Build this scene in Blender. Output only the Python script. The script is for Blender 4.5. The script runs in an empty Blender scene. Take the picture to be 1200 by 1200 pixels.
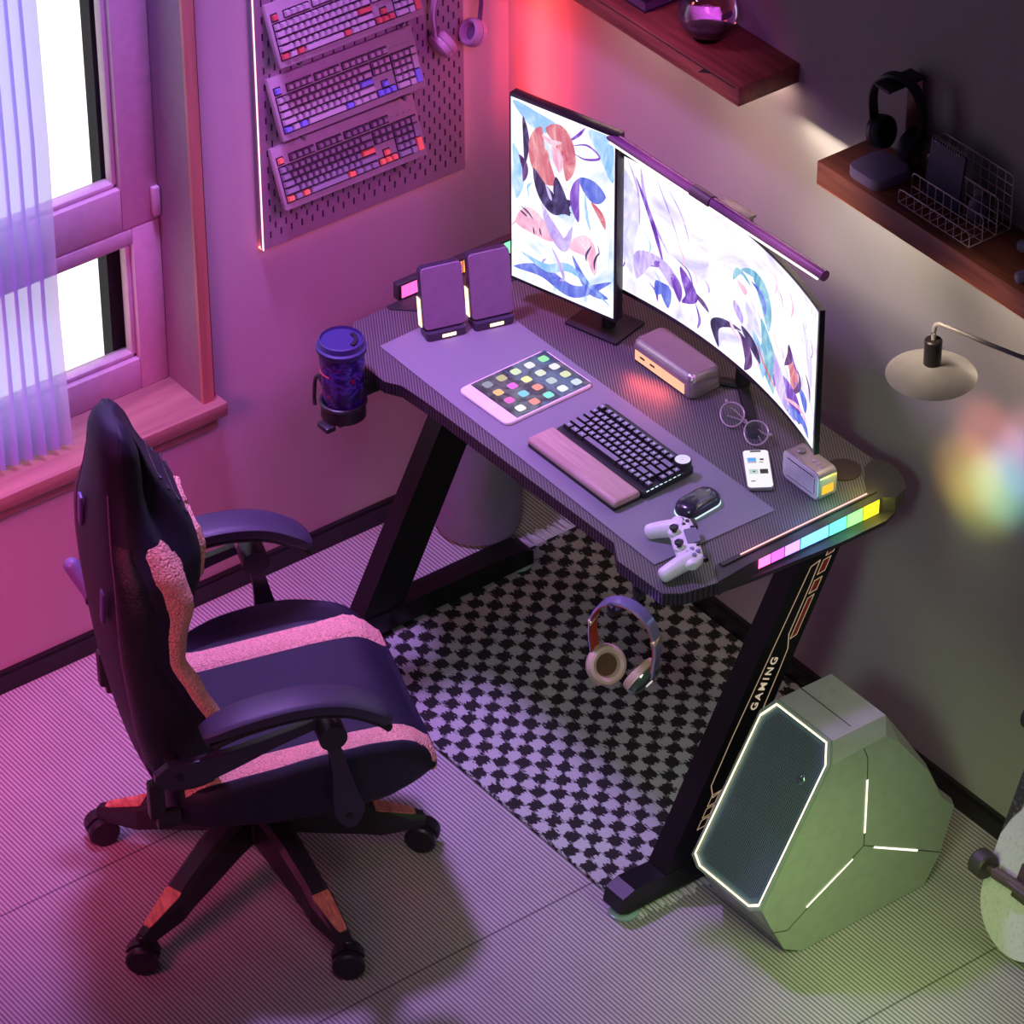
import bpy, bmesh, math, random
from mathutils import Vector, Matrix
random.seed(7)
PI = math.pi
C = bpy.context.scene.collection
sc = bpy.context.scene
V = Vector

# ------------------------------------------------------------------ materials
_m = {}
def lin(c):
    return tuple((x/12.92 if x <= .04045 else ((x+.055)/1.055)**2.4) for x in c)
def mat(name, rgb=(.5, .5, .5), rough=.5, metal=0., emit=None, es=1., bump=None, trans=0., alpha=1., coat=0., var=None, spec=None):
    """rgb in sRGB 0..1; bump=(scale, strength); var=(scale, amount) colour noise"""
    if name in _m: return _m[name]
    m = bpy.data.materials.new(name); m.use_nodes = True
    nt = m.node_tree; b = nt.nodes['Principled BSDF']
    c = lin(rgb)
    b.inputs['Base Color'].default_value = (*c, 1)
    b.inputs['Roughness'].default_value = rough
    b.inputs['Metallic'].default_value = metal
    b.inputs['Transmission Weight'].default_value = trans
    b.inputs['Alpha'].default_value = alpha
    b.inputs['Coat Weight'].default_value = coat
    if spec is not None: b.inputs['Specular IOR Level'].default_value = spec
    if emit:
        b.inputs['Emission Color'].default_value = (*lin(emit), 1)
        b.inputs['Emission Strength'].default_value = es
    tc = nt.nodes.new('ShaderNodeTexCoord')
    if bump:
        n = nt.nodes.new('ShaderNodeTexNoise'); n.inputs['Scale'].default_value = bump[0]; n.inputs['Detail'].default_value = 3
        bp = nt.nodes.new('ShaderNodeBump'); bp.inputs['Strength'].default_value = bump[1]; bp.inputs['Distance'].default_value = .01
        nt.links.new(tc.outputs['Object'], n.inputs['Vector']); nt.links.new(n.outputs['Fac'], bp.inputs['Height'])
        nt.links.new(bp.outputs['Normal'], b.inputs['Normal'])
    v = var or (40., .06)
    n2 = nt.nodes.new('ShaderNodeTexNoise'); n2.inputs['Scale'].default_value = v[0]; n2.inputs['Detail'].default_value = 4
    nt.links.new(tc.outputs['Object'], n2.inputs['Vector'])
    mr = nt.nodes.new('ShaderNodeMapRange'); mr.inputs[1].default_value = .3; mr.inputs[2].default_value = .7
    mr.inputs[3].default_value = 1-v[1]; mr.inputs[4].default_value = 1+v[1]
    nt.links.new(n2.outputs['Fac'], mr.inputs[0])
    mx = nt.nodes.new('ShaderNodeVectorMath'); mx.operation = 'SCALE'; mx.inputs[0].default_value = c
    nt.links.new(mr.outputs[0], mx.inputs['Scale']); nt.links.new(mx.outputs[0], b.inputs['Base Color'])
    _m[name] = m
    return m

class G:
    """tiny node helper"""
    def __init__(s, name):
        s.m = bpy.data.materials.new(name); s.m.use_nodes = True; s.nt = s.m.node_tree
        s.b = s.nt.nodes['Principled BSDF']; s.tc = s.nt.nodes.new('ShaderNodeTexCoord')
        s.obj = s.tc.outputs['Object']; _m[name] = s.m
    def n(s, t, **k):
        o = s.nt.nodes.new('ShaderNode'+t)
        for a, b in k.items(): setattr(o, a, b)
        return o
    def set(s, sock, v):
        if isinstance(v, bpy.types.NodeSocket): s.nt.links.new(v, sock)
        elif v is not None: sock.default_value = v
    def math(s, op, a, b=None, c=None):
        o = s.n('Math', operation=op)
        s.set(o.inputs[0], a); s.set(o.inputs[1], b); s.set(o.inputs[2], c)
        return o.outputs[0]
    def xyz(s, v=None):
        o = s.n('SeparateXYZ'); s.set(o.inputs[0], v or s.obj); return o.outputs
    def noise(s, scale, detail=3, vec=None, dist=0):
        o = s.n('TexNoise'); o.inputs['Scale'].default_value = scale; o.inputs['Detail'].default_value = detail
        o.inputs['Distortion'].default_value = dist; s.set(o.inputs['Vector'], vec or s.obj); return o.outputs['Fac']
    def mapping(s, scale=(1, 1, 1), rot=(0, 0, 0), vec=None):
        o = s.n('Mapping'); o.inputs['Scale'].default_value = scale; o.inputs['Rotation'].default_value = rot
        s.set(o.inputs['Vector'], vec or s.obj); return o.outputs[0]
    def mix(s, f, a, b):
        o = s.n('Mix', data_type='RGBA'); s.set(o.inputs['Factor'], f)
        for sock, v in ((o.inputs['A'], a), (o.inputs['B'], b)):
            if isinstance(v, tuple): sock.default_value = (*lin(v), 1)
            else: s.set(sock, v)
        return o.outputs['Result']
    def ramp(s, f, stops):
        o = s.n('ValToRGB'); cr = o.color_ramp
        while len(cr.elements) < len(stops): cr.elements.new(.5)
        for e, (p, c) in zip(cr.elements, stops): e.position = p; e.color = (*lin(c), 1)
        s.set(o.inputs[0], f); return o.outputs[0]
    def bump(s, h, st=.5, d=.005):
        o = s.n('Bump'); o.inputs['Strength'].default_value = st; o.inputs['Distance'].default_value = d
        s.set(o.inputs['Height'], h); s.set(s.b.inputs['Normal'], o.outputs[0])
    def col(s, c, rough=.5): s.set(s.b.inputs['Base Color'], c); s.b.inputs['Roughness'].default_value = rough; return s.m

def wood(name, c1, c2, axis='x', scale=1., rough=.5):
    g = G(name)
    sc_ = {'x': (3, 40, 40), 'y': (40, 3, 40), 'z': (40, 40, 3)}[axis]
    v = g.mapping(tuple(q*scale for q in sc_))
    f = g.noise(1.2, 6, v, .6)
    f2 = g.noise(5, 3, v)
    g.bump(f2, .15, .002)
    return g.col(g.mix(g.math('MULTIPLY', f, 1), c1, c2) if False else g.ramp(f, [(.3, c1), (.7, c2)]), rough)

# floor: ribbed carpet tiles 0.6 m
g = G('ribbed_carpet'); X, Y, Z = g.xyz()
rib = g.math('SINE', g.math('MULTIPLY', Y, 2*PI/.0085))
rib = g.math('MULTIPLY_ADD', rib, .5, .5)
def seam(g, A, off, w=.0022):
    f = g.math('FRACT', g.math('DIVIDE', g.math('SUBTRACT', A, off-60*.6), .6))
    return g.math('MULTIPLY', g.math('MAXIMUM', g.math('LESS_THAN', f, w/.6), g.math('GREATER_THAN', f, 1-w/.6)), 1)
s1 = seam(g, X, .5738); s2 = seam(g, Y, -1.18, .0012)
tx = g.math('FLOOR', g.math('DIVIDE', g.math('SUBTRACT', X, .5738), .6)); ty = g.math('FLOOR', g.math('DIVIDE', g.math('ADD', Y, 1.18), .6))
cmb = g.n('CombineXYZ'); g.set(cmb.inputs[0], tx); g.set(cmb.inputs[1], ty)
wn = g.n('TexWhiteNoise'); g.set(wn.inputs['Vector'], cmb.outputs[0])
fine = g.noise(420, 2); big = g.noise(9, 4)
c = g.mix(g.math('MULTIPLY_ADD', rib, .85, g.math('MULTIPLY_ADD', fine, .4, -.15)), (.36, .35, .35), (.70, .68, .66))
k = g.math('MULTIPLY_ADD', wn.outputs['Value'], .10, g.math('MULTIPLY_ADD', big, .25, .82))
k = g.math('MULTIPLY', k, g.math('SUBTRACT', 1, g.math('MULTIPLY', g.math('MAXIMUM', s1, g.math('MULTIPLY', s2, .35)), .55)))
sv = g.n('VectorMath', operation='SCALE'); g.set(sv.inputs[0], c); g.set(sv.inputs['Scale'], k)
g.bump(g.math('MULTIPLY', rib, 1), .35, .0015)
CARPET = g.col(sv.outputs[0], .9)
# rug checks
g = G('checked_rug')
nx = g.noise(60, 2, g.mapping((1, 1, 1)))
X, Y, Z = g.xyz()
fr = g.math('MULTIPLY_ADD', g.noise(240, 2, g.mapping((.35, 1, 1), (0, 0, .6))), .030, -.015)
CELL = .0290
a = g.math('DIVIDE', g.math('ADD', X, g.math('MULTIPLY', fr, 1.0)), CELL); b_ = g.math('DIVIDE', g.math('SUBTRACT', Y, g.math('MULTIPLY', fr, .7)), CELL)
cs = g.math('MULTIPLY', g.math('SINE', g.math('MULTIPLY', a, PI)), g.math('SINE', g.math('MULTIPLY', b_, PI)))
mr = g.n('MapRange'); g.set(mr.inputs[0], cs); mr.inputs[1].default_value = -.06; mr.inputs[2].default_value = .1
fz = g.noise(700, 2)
cc = g.mix(mr.outputs[0], (.11, .10, .10), (.68, .70, .68))
kk = g.math('MULTIPLY_ADD', fz, .5, .72)
sv = g.n('VectorMath', operation='SCALE'); g.set(sv.inputs[0], cc); g.set(sv.inputs['Scale'], kk)
g.bump(fz, .6, .004)
RUG = g.col(sv.outputs[0], .95)
# walls
def wallmat(name, c):
    g = G(name); g.bump(g.noise(260, 3), .18, .002)
    n = g.noise(380, 2)
    k = g.math('MULTIPLY_ADD', n, .22, .89)
    sv = g.n('VectorMath', operation='SCALE'); sv.inputs[0].default_value = lin(c); g.set(sv.inputs['Scale'], k)
    return g.col(sv.outputs[0], .85)
WALL_L = wallmat('wall_paint_left', (.66, .62, .64)); WALL_R = wallmat('wall_paint_right', (.62, .60, .58))
# desk carbon texture
def carbon(name, c1, c2, per=.0052, rough=.42):
    g = G(name); X, Y, Z = g.xyz()
    u = g.math('ADD', g.math('MULTIPLY', X, .53), g.math('MULTIPLY', Y, .85))
    v = g.math('SUBTRACT', g.math('MULTIPLY', X, .85), g.math('MULTIPLY', Y, .53))
    s = g.math('MULTIPLY_ADD', g.math('SINE', g.math('MULTIPLY', u, 2*PI/per)), .5, .5)
    t = g.math('MULTIPLY_ADD', g.math('SINE', g.math('MULTIPLY', v, 2*PI/.004)), .5, .5)
    h = g.math('MULTIPLY_ADD', t, .15, g.math('MULTIPLY', s, .85))
    g.bump(h, .4, .0012)
    return g.col(g.mix(h, c1, c2), rough)
CARBON = carbon('carbon_desktop', (.15, .14, .15), (.42, .40, .41))
g = G('ribbed_edge'); X, Y, Z = g.xyz()
s = g.math('MULTIPLY_ADD', g.math('SINE', g.math('MULTIPLY', g.math('ADD', X, g.math('MULTIPLY', Y, .6)), 2*PI/.0085)), .5, .5)
g.bump(s, .6, .003); EDGE = g.col(g.mix(s, (.03, .03, .035), (.22, .19, .25)), .4)
# oak / bamboo / shelves
SILLW = wood('sill_oak', (.52, .37, .35), (.63, .48, .43), 'y', .8, .45)
CASEW = wood('casing_oak', (.58, .38, .34), (.68, .47, .41), 'z', .8, .5)
SHELF = wood('walnut_shelf', (.38, .19, .14), (.54, .30, .22), 'x', 1.5, .5)
RESTW = wood('walnut_wrist_rest', (.62, .49, .47), (.72, .60, .57), 'x', 2., .4)
INLAY = wood('orange_wood_inlay', (.66, .38, .30), (.88, .60, .48), 'x', 3., .35)
# curtain
g = G('sheer_curtain')
nt = g.nt; nt.nodes.remove(g.b)
out = [n for n in nt.nodes if n.type == 'OUTPUT_MATERIAL'][0]
tl = g.n('BsdfTranslucent'); tl.inputs[0].default_value = (.55, .52, 1., 1)
df = g.n('BsdfDiffuse'); df.inputs[0].default_value = (.42, .42, .80, 1)
tr = g.n('BsdfTransparent')
m1 = g.n('MixShader'); m1.inputs[0].default_value = .35; nt.links.new(tl.outputs[0], m1.inputs[1]); nt.links.new(df.outputs[0], m1.inputs[2])
m2 = g.n('MixShader'); m2.inputs[0].default_value = .24; nt.links.new(m1.outputs[0], m2.inputs[1]); nt.links.new(tr.outputs[0], m2.inputs[2])
nt.links.new(m2.outputs[0], out.inputs[0]); SHEER = g.m

BLACK = mat('black_plastic', (.13, .12, .14), .38, bump=(300, .08))
MATTE = mat('matte_black', (.09, .09, .10), .55)
LEATH = mat('black_leatherette', (.125, .11, .18), .58, bump=(420, .12), spec=.3)
LEATH2 = mat('dark_side_leather', (.085, .07, .10), .5, bump=(220, .2))
PINK = mat('coral_boucle', (.96, .70, .62), .9, bump=(230, 1.0), var=(230, .22))
STEEL = mat('black_steel', (.07, .07, .08), .35, spec=.4)
GREY = mat('grey_metal', (.55, .54, .54), .35, .7)
CHROME = mat('chrome', (.62, .58, .56), .14, .95)
WHITE = mat('white_plastic', (.85, .83, .86), .35)
KBCASE = mat('pale_keyboard_case', (.56, .50, .53), .55)
KEYLT = mat('light_keycap', (.66, .60, .64), .5); KEYDK = mat('grey_keycap', (.52, .48, .55), .5)
KEYBLK = mat('slot_black', (.10, .08, .11), .6)
KRED = mat('red_keycap', (.72, .30, .30), .5); KBLUE = mat('violet_keycap', (.44, .42, .78), .5); KORG = mat('orange_keycap', (.92, .48, .36), .45)
DKEY = mat('slate_keycap', (.46, .45, .50), .45); DKEYS = mat('keycap_skirt', (.10, .10, .12), .5)
BEZEL = mat('monitor_bezel', (.10, .09, .11), .3)
GLASS = mat('clear_glass', (.95, .95, .95), .02, trans=1.)
def emi(name, c, s=1.): return mat(name, (.02, .02, .02), .5, emit=c, es=s)

# ------------------------------------------------------------------ mesh builder
class MB:
    def __init__(s): s.bm = bmesh.new(); s.mats = []; s.mi = 0
    def use(s, m):
        if m not in s.mats: s.mats.append(m)
        s.mi = s.mats.index(m); return s
    def _f(s, fs, sm=False):
        for f in fs: f.material_index = s.mi; f.smooth = sm
    def box(s, c, d, M=None, bev=0., seg=2, rot=None):
        r = bmesh.ops.create_cube(s.bm, size=1.)
        vs = r['verts']
        T = Matrix.Translation(c) @ (rot.to_4x4() if rot else Matrix()) @ Matrix.Diagonal((*d, 1))
        if M: T = M @ T
        bmesh.ops.transform(s.bm, matrix=T, verts=vs)
        fs = list({f for v in vs for f in v.link_faces})
        if bev > 0:
            es = list({e for v in vs for e in v.link_edges})
            rr = bmesh.ops.bevel(s.bm, geom=es, offset=bev, segments=seg, profile=.5, affect='EDGES')
            fs = list({f for v in rr['verts'] for f in v.link_faces})
        s._f(fs, bev > 0); return s
    def bb(s, x0, x1, y0, y1, z0, z1, bev=0., M=None, seg=2):
        return s.box(((x0+x1)/2, (y0+y1)/2, (z0+z1)/2), (abs(x1-x0), abs(y1-y0), abs(z1-z0)), M, bev, seg)
    def rings(s, R, cap=True, closed=True, sm=True):
        """loft list of rings of points"""
        rows = [[s.bm.verts.new(p) for p in r] for r in R]
        fs = []
        n = len(R[0])
        for a, b in zip(rows, rows[1:]):
            for i in range(n if closed else n-1):
                j = (i+1) % n
                try: fs.append(s.bm.faces.new((a[i], a[j], b[j], b[i])))
                except ValueError: pass
        s._f(fs, sm)
        if cap and closed:
            c = [s.bm.faces.new(list(reversed(rows[0]))), s.bm.faces.new(rows[-1])]
            s._f(c, False)
        return s
    def prism(s, poly, z0, z1, M=None, sm=False):
        M = M or Matrix()
        return s.rings([[M @ V((x, y, z0)) for x, y in poly], [M @ V((x, y, z1)) for x, y in poly]], sm=sm)
    def lathe(s, prof, M=None, n=32, cap=True, sm=True):
        M = M or Matrix()
        return s.rings([[M @ V((r*math.cos(2*PI*i/n), r*math.sin(2*PI*i/n), z)) for i in range(n)] for r, z in prof], cap=cap, sm=sm)
    def cyl(s, a, b, r, r2=None, n=20, sm=True):
        a = V(a); b = V(b); M = Matrix.Translation(a) @ (b-a).to_track_quat('Z', 'Y').to_matrix().to_4x4()
        return s.lathe([(r, 0), (r if r2 is None else r2, (b-a).length)], M, n, sm=sm)
    def tube(s, P, r, n=8, close=False, flat=None, up=V((0, 0, 1))):
        """sweep; r number or list; flat=(w,h) rectangle-ish ellipse"""
        P = [V(p) for p in P]; R = []
        m = len(P)
        for i, p in enumerate(P):
            if close: t = P[(i+1) % m]-P[i-1]
            else: t = P[min(i+1, m-1)]-P[max(i-1, 0)]
            t.normalize(); sd = t.cross(up)
            if sd.length < 1e-4: sd = t.cross(V((1, 0, 0)))
            sd.normalize(); u2 = sd.cross(t)
            rr = r[i] if isinstance(r, (list, tuple)) else r
            if flat:
                w, h = flat if not isinstance(flat[0], (list, tuple)) else flat[i]
                ring = []
                for k in range(n):
                    an = 2*PI*k/n; cx, sx = math.cos(an), math.sin(an)
                    e = .55
                    ring.append(p+sd*(math.copysign(abs(cx)**e, cx)*w/2)+u2*(math.copysign(abs(sx)**e, sx)*h/2))
                R.append(ring)
            else:
                R.append([p+(sd*math.cos(2*PI*k/n)+u2*math.sin(2*PI*k/n))*rr for k in range(n)])
        if close: R.append(R[0]); return s.rings(R, cap=False)
        return s.rings(R)
    def face(s, pts, sm=False):
        f = s.bm.faces.new([s.bm.verts.new(p) for p in pts]); s._f([f], sm); return s
    def sphere(s, c, r, sub=3, M=None):
        rr = bmesh.ops.create_icosphere(s.bm, subdivisions=sub, radius=1.)
        sc3 = r if isinstance(r, (tuple, list)) else (r, r, r)
        T = Matrix.Translation(c) @ Matrix.Diagonal((*sc3, 1))
        if M: T = M @ T
        bmesh.ops.transform(s.bm, matrix=T, verts=rr['verts'])
        s._f(list({f for v in rr['verts'] for f in v.link_faces}), True); return s
    def build(s, name, m=None, parent=None, fix=True, sharp=.62):
        if fix: bmesh.ops.recalc_face_normals(s.bm, faces=s.bm.faces[:])
        if sharp:
            for e in s.bm.edges:
                if len(e.link_faces) == 2 and e.calc_face_angle(0) > sharp: e.smooth = False
        me = bpy.data.meshes.new(name); s.bm.to_mesh(me); s.bm.free()
        for q in (s.mats or [m]): me.materials.append(q)
        o = bpy.data.objects.new(name, me); C.objects.link(o)
        if parent: o.parent = parent
        return o

def thing(name, label, cat, loc=(0, 0, 0), rz=0., group=None, M=None):
    o = bpy.data.objects.new(name, None); C.objects.link(o); o.empty_display_size = .05
    if M: o.matrix_world = M
    else: o.location = loc; o.rotation_euler = (0, 0, rz)
    o['label'] = label; o['category'] = cat
    if group: o['group'] = group
    return o
def tag(o, label, cat, group=None):
    o['label'] = label; o['category'] = cat
    if group: o['group'] = group
    return o
def struct(o): o['kind'] = 'structure'; return o
def rr_poly(w, h, r, n=5, cx=0., cy=0.):
    P = []
    for sx, sy, a0 in ((1, 1, 0), (-1, 1, 90), (-1, -1, 180), (1, -1, 270)):
        for k in range(n+1):
            a = math.radians(a0+90*k/n); P.append((cx+sx*(w/2-r)+r*math.cos(a), cy+sy*(h/2-r)+r*math.sin(a)))
    return P
def smoothpts(P, n=6):
    P = [V(p) for p in P]; out = []
    for i in range(len(P)-1):
        p0 = P[max(i-1, 0)]; p1 = P[i]; p2 = P[i+1]; p3 = P[min(i+2, len(P)-1)]
        for k in range(n):
            t = k/n
            out.append(.5*((2*p1)+(p2-p0)*t+(2*p0-5*p1+4*p2-p3)*t*t+(3*p1-p0-3*p2+p3)*t**3))
    out.append(P[-1]); return out

# ================================================================== SETTING
struct(MB().bb(-.2, 3.4, -3.4, .1, -.06, 0).build('floor', CARPET))
WY0, WY1, WZ0, WZ1 = -2.1, -.757, .455, 1.95
mb = MB()
mb.bb(-.19, 0, WY1, .1, 0, 2.3); mb.bb(-.19, 0, -3.4, WY0, 0, 2.3)
mb.bb(-.19, 0, WY0, WY1, 0, WZ0); mb.bb(-.19, 0, WY0, WY1, WZ1, 2.3)
struct(mb.build('wall_left', WALL_L))
struct(MB().bb(0, 3.4, 0, .1, 0, 2.3).build('wall_right', WALL_R))
BB = mat('black_baseboard', (.07, .06, .07), .4)
struct(MB().bb(0, .012, -3.4, 0, 0, .043).bb(0, .009, -3.4, 0, .043, .05).build('baseboard_left', BB))
struct(MB().bb(0, 3.4, -.012, 0, 0, .044).bb(0, 3.4, -.009, 0, .044, .053).build('baseboard_right', BB))
# sill, casing
struct(MB().bb(-.12, .044, WY0, -.735, .462, .494, .003).bb(0, .018, WY0, -.745, .425, .462).build('trim_1', SILLW))
mb = MB().use(mat('jamb_paint', (.47, .40, .46), .6, bump=(300, .08))).bb(-.11, .014, -.777, -.752, .494, 1.95)
mb.use(CASEW).bb(.014, .022, -.778, -.752, .494, 1.95)
mb.use(mat('casing_painted_shadow', (.20, .10, .12), .7)).bb(-.001, .012, -.752, -.744, .494, 1.95)  # dark strip stands in for the shadow line beside the casing
struct(mb.build('trim_2', CASEW))
# window frame
FR = mat('window_frame_paint', (.70, .62, .66), .45, bump=(300, .05))
w = thing('window_1', 'white framed window over the oak sill', 'window'); del w['label']; del w['category']; w['kind'] = 'structure'
def sash(y0, y1, z0, z1, gy0, gy1, gz0, gz1):
    x0, x1 = -.155, -.1
    m = MB()
    m.bb(x0, x1, gy1, y1, z0, z1, .003).bb(x0, x1, y0, gy0, z0, z1, .003)
    m.bb(x0, x1-.0003, gy0, gy1, z0, gz0, .003).bb(x0, x1-.0003, gy0, gy1, gz1, z1, .003)
    b = .011
    for (a, c_, d, e) in ((gy1-b, gy1, gz0, gz1), (gy0, gy0+b, gz0, gz1), (gy0, gy1, gz0, gz0+b), (gy0, gy1, gz1-b, gz1)):
        m.bb(-.135, -.112, a, c_, d, e, .003)
    f = m.build('window_frame', FR, w)
    m = MB().bb(-.143, -.139, gy0, gy1, gz0, gz1); m.build('glass_pane', mat('window_glass', (.05, .03, .06), .03, alpha=.06), w)
sash(-1.9, -.778, .874, 1.93, -1.78, -.862, .968, 1.85)
sash(-1.9, -.778, .494, .870, -1.78, -.842, .566, .836)
MB().bb(-.1, -.088, -.797, -.78, .885, .950, .003).build('hinge', FR, w)
struct(MB().bb(-.155, -.1, -2.1, -1.9, .494, 1.95).build('window_post', FR)).parent = w
struct(MB().bb(-.191, -.157, -.87, -.75, .2, 2.1).build('trim_3', mat('outer_reveal', (.05, .03, .05), .8)))
sky = MB().face([(-.75, -3.2, -.8), (-.75, 1.2, -.8), (-.75, 1.2, 2.6), (-.75, -3.2, 2.6)]).build('sky_backdrop', emi('daylight_sky', (1, 1, 1), 1.7)); struct(sky)

# curtain: vertical pleats
mb = MB()
R = []
ys = []
y = -1.066; i = 0
while y > -1.95:
    ys.append((y, 0.0 if i % 2 else .022)); y -= .004 if i % 2 else .026; i += 1
rows = []
for z in (.503, .8, 1.2, 1.6, 1.95):
    rows.append([V((-.035+dx*(1+.25*(z < .6))+.004*math.sin(z*9+yy*20), yy, z+(0.006 if dx else 0)*(z < .6))) for yy, dx in ys])
mb.rings(rows, cap=False, closed=False, sm=False)
tag(mb.build('sheer_curtain', SHEER, fix=False), 'pale lilac sheer pleated curtain hanging over the window at far left', 'curtain')

# ================================================================== PEGBOARD with LED edge
t = thing('pegboard', 'grey pegboard with rows of slots and a glowing pink edge on left wall', 'pegboard', (0, -.37, 1.2))
PY0, PY1, PZ0, PZ1 = -.620, -.128, .795, 1.62
mb = MB().bb(.012, .022, PY0+.37, PY1+.37, PZ0-1.2, PZ1-1.2); mb.build('board', mat('pegboard_paint', (.55, .47, .52), .6, bump=(200, .05)), t)
mb = MB(); k = 0
z = PZ0+.03
while z < PZ1-.02:
    yy = PY0+.018+(.0125 if k % 2 else 0)
    while yy < PY1-.01:
        mb.box((.0222, yy+.37, z-1.2), (.0012, .0032, .0145)); yy += .025
    z += .0185; k += 1
o = mb.build('peg_slots', mat('slot_dark', (.16, .10, .17), .8), t); o['kind'] = 'stuff'
LEDP = emi('pink_led', (1., .45, .42), 4.5); LEDW = emi('pale_pink_led', (1., .72, .74), 3.)
MB().bb(.0205, .0235, PY0+.37-.0015, PY0+.37, PZ0-1.2, PZ1-1.2).build('led_strip', LEDW, t)
MB().bb(.004, .012, PY0+.37, PY1+.37, PZ0-1.2-.003, PZ0-1.2).build('led_strip', LEDP, t)
MB().bb(.004, .012, PY1+.37, PY1+.37+.003, PZ0-1.2, PZ1-1.2).build('led_strip', LEDP, t)

# ================================================================== KEYBOARDS on wall
def keylist_full():
    """x units 0..22.5, row y 0..6 ; returns (x,w,y,h,role)"""
    K = [(0, 1, 0, 1, 'a')]
    for s in (2, 6.5, 11): K += [(s+i, 1, 0, 1, 'n') for i in range(4)]
    K += [(15.25+i, 1, 0, 1, 'n') for i in range(3)]
    K += [(i, 1, 1.3, 1, 'n') for i in range(13)]+[(13, 2, 1.3, 1, 'n')]
    K += [(0, 1.5, 2.3, 1, 'n')]+[(1.5+i, 1, 2.3, 1, 'n') for i in range(12)]+[(13.5, 1.5, 2.3, 1, 'n')]
    K += [(0, 1.75, 3.3, 1, 'n')]+[(1.75+i, 1, 3.3, 1, 'n') for i in range(11)]+[(12.75, 2.25, 3.3, 1, 'a')]
    K += [(0, 2.25, 4.3, 1, 'n')]+[(2.25+i, 1, 4.3, 1, 'n') for i in range(10)]+[(12.25, 2.75, 4.3, 1, 'n')]
    K += [(0, 1.25, 5.3, 1, 'a'), (1.25, 1.25, 5.3, 1, 'n'), (2.5, 1.25, 5.3, 1, 'a'), (3.75, 6.25, 5.3, 1, 'n'), (10, 1.25, 5.3, 1, 'a')]+[(11.25+1.25*i, 1.25, 5.3, 1, 'n') for i in range(3)]
    K += [(15.25+i, 1, 1.3+j, 1, 'n') for i in range(3) for j in range(2)]
    K += [(16.25, 1, 4.3, 1, 'a')]+[(15.25+i, 1, 5.3, 1, 'a') for i in range(3)]
    K += [(18.5+i, 1, 1.3+j, 1, 'n') for i in range(3) for j in range(4)]+[(18.5, 2, 5.3, 1, 'n'), (20.5, 1, 5.3, 1, 'n'), (21.5, 1, 1.3, 1, 'n'), (21.5, 1, 2.3, 2, 'n'), (21.5, 1, 4.3, 2, 'a')]
    return K
keymesh = {}
def keycap(w_, h_, u, m, tall=.008, skirt=None):
    key = (round(w_, 2), round(h_, 2), round(u, 5), m.name)
    if key not in keymesh:
        gp = .0009 if u > .0155 else .0015; a = w_*u/2-gp; b = h_*u/2-gp; ins = .0016
        mb = MB().use(m)
        mb.rings([[V((sx*a, sy*b, 0)) for sx, sy in ((-1, -1), (1, -1), (1, 1), (-1, 1))], [V((sx*(a-ins), sy*(b-ins)+.0004, tall)) for sx, sy in ((-1, -1), (1, -1), (1, 1), (-1, 1))]], sm=False)
        bmesh.ops.recalc_face_normals(mb.bm, faces=mb.bm.faces[:])
        me = bpy.data.meshes.new('key'); mb.bm.to_mesh(me); mb.bm.free(); me.materials.append(m)
        if skirt:
            me.materials.append(skirt)
            for p in me.polygons: p.material_index = 0 if p.normal.z > .8 else 1
        keymesh[key] = me
    return keymesh[key]
def wall_keyboard(label, ztop, acc, light, dark_wells, pins):
    # board frame: local X along length (world +Y), local Y up the board, local Z out of board
    L, D = .340, .126
    up = V((-.053, 0, .13)).normalized(); xd = V((0, 1, 0)); n = xd.cross(up)
    c = V((.050, -.4305, ztop-.063))
    M = Matrix((( xd.x, up.x, n.x, c.x), (xd.y, up.y, n.y, c.y), (xd.z, up.z, n.z, c.z), (0, 0, 0, 1)))
    t = thing('mechanical_keyboard', label, 'keyboard', M=M, group='keyboards leaning on the pegboard')
    MB().box((0, 0, -.002), (L, D, .014), bev=.002).build('case', KBCASE, t)
    u = (L-.014)/22.5; x0 = -L/2+.007; y0 = D/2-.021
    mb = MB()
    def well(a, b, c_, d): mb.bb(x0+a*u-.001, x0+b*u+.001, y0-d*u*1.0-.001, y0-c_*u+.001, .0046, .0058)
    for q in ((2, 6, 0, 1), (6.5, 10.5, 0, 1), (11, 15, 0, 1), (15.25, 18.25, 0, 1), (0, 1, 0, 1), (0, 15, 1.3, 6.3), (15.25, 18.25, 1.3, 3.3), (16.25, 17.25, 4.3, 5.3), (15.25, 18.25, 5.3, 6.3), (18.5, 22.5, 1.3, 6.3)): well(*q)
    mb.build('key_wells', KEYBLK, t)
    K = keylist_full(); rest = MB().use(light)
    for i, (x, w_, yy, h_, role) in enumerate(K):
        m = acc if role == 'a' else light
        cx = x0+(x+w_/2)*u; cy = y0-(yy+h_/2)*u
        if i < 100:
            o = bpy.data.objects.new('key', keycap(w_, h_, u, m, .0075)); C.objects.link(o); o.parent = t; o.location = (cx, cy, .0055)
        else:
            rest.use(m).box((cx, cy, .009), (w_*u-.003, h_*u-.003, .007))
    r = rest.build('numpad_keys', parent=t); r['kind'] = 'stuff'
    mb = MB()
    for i in range(4): mb.cyl((x0+(18.9+i*1.0)*u, y0-.5*u, .0045), (x0+(18.9+i)*u, y0-.5*u, .0062), .0022, n=10)
    mb.build('indicator_lights', GREY, t)
    p = thing('peg_holder', 'pair of grey pegs holding up the '+pins, 'holder', (0, 0, 0), group='pegboard keyboard pegs')
    for s in (-1, 1):
        b = M @ V((s*.12, -D/2-.004, -.016))
        MB().cyl((.022, b.y, b.z-.002), (b.x+.016, b.y, b.z-.002), .003).cyl((b.x+.014, b.y, b.z-.002), (b.x+.014, b.y, b.z+.008), .003).build('peg', GREY, p)
    return t
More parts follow.
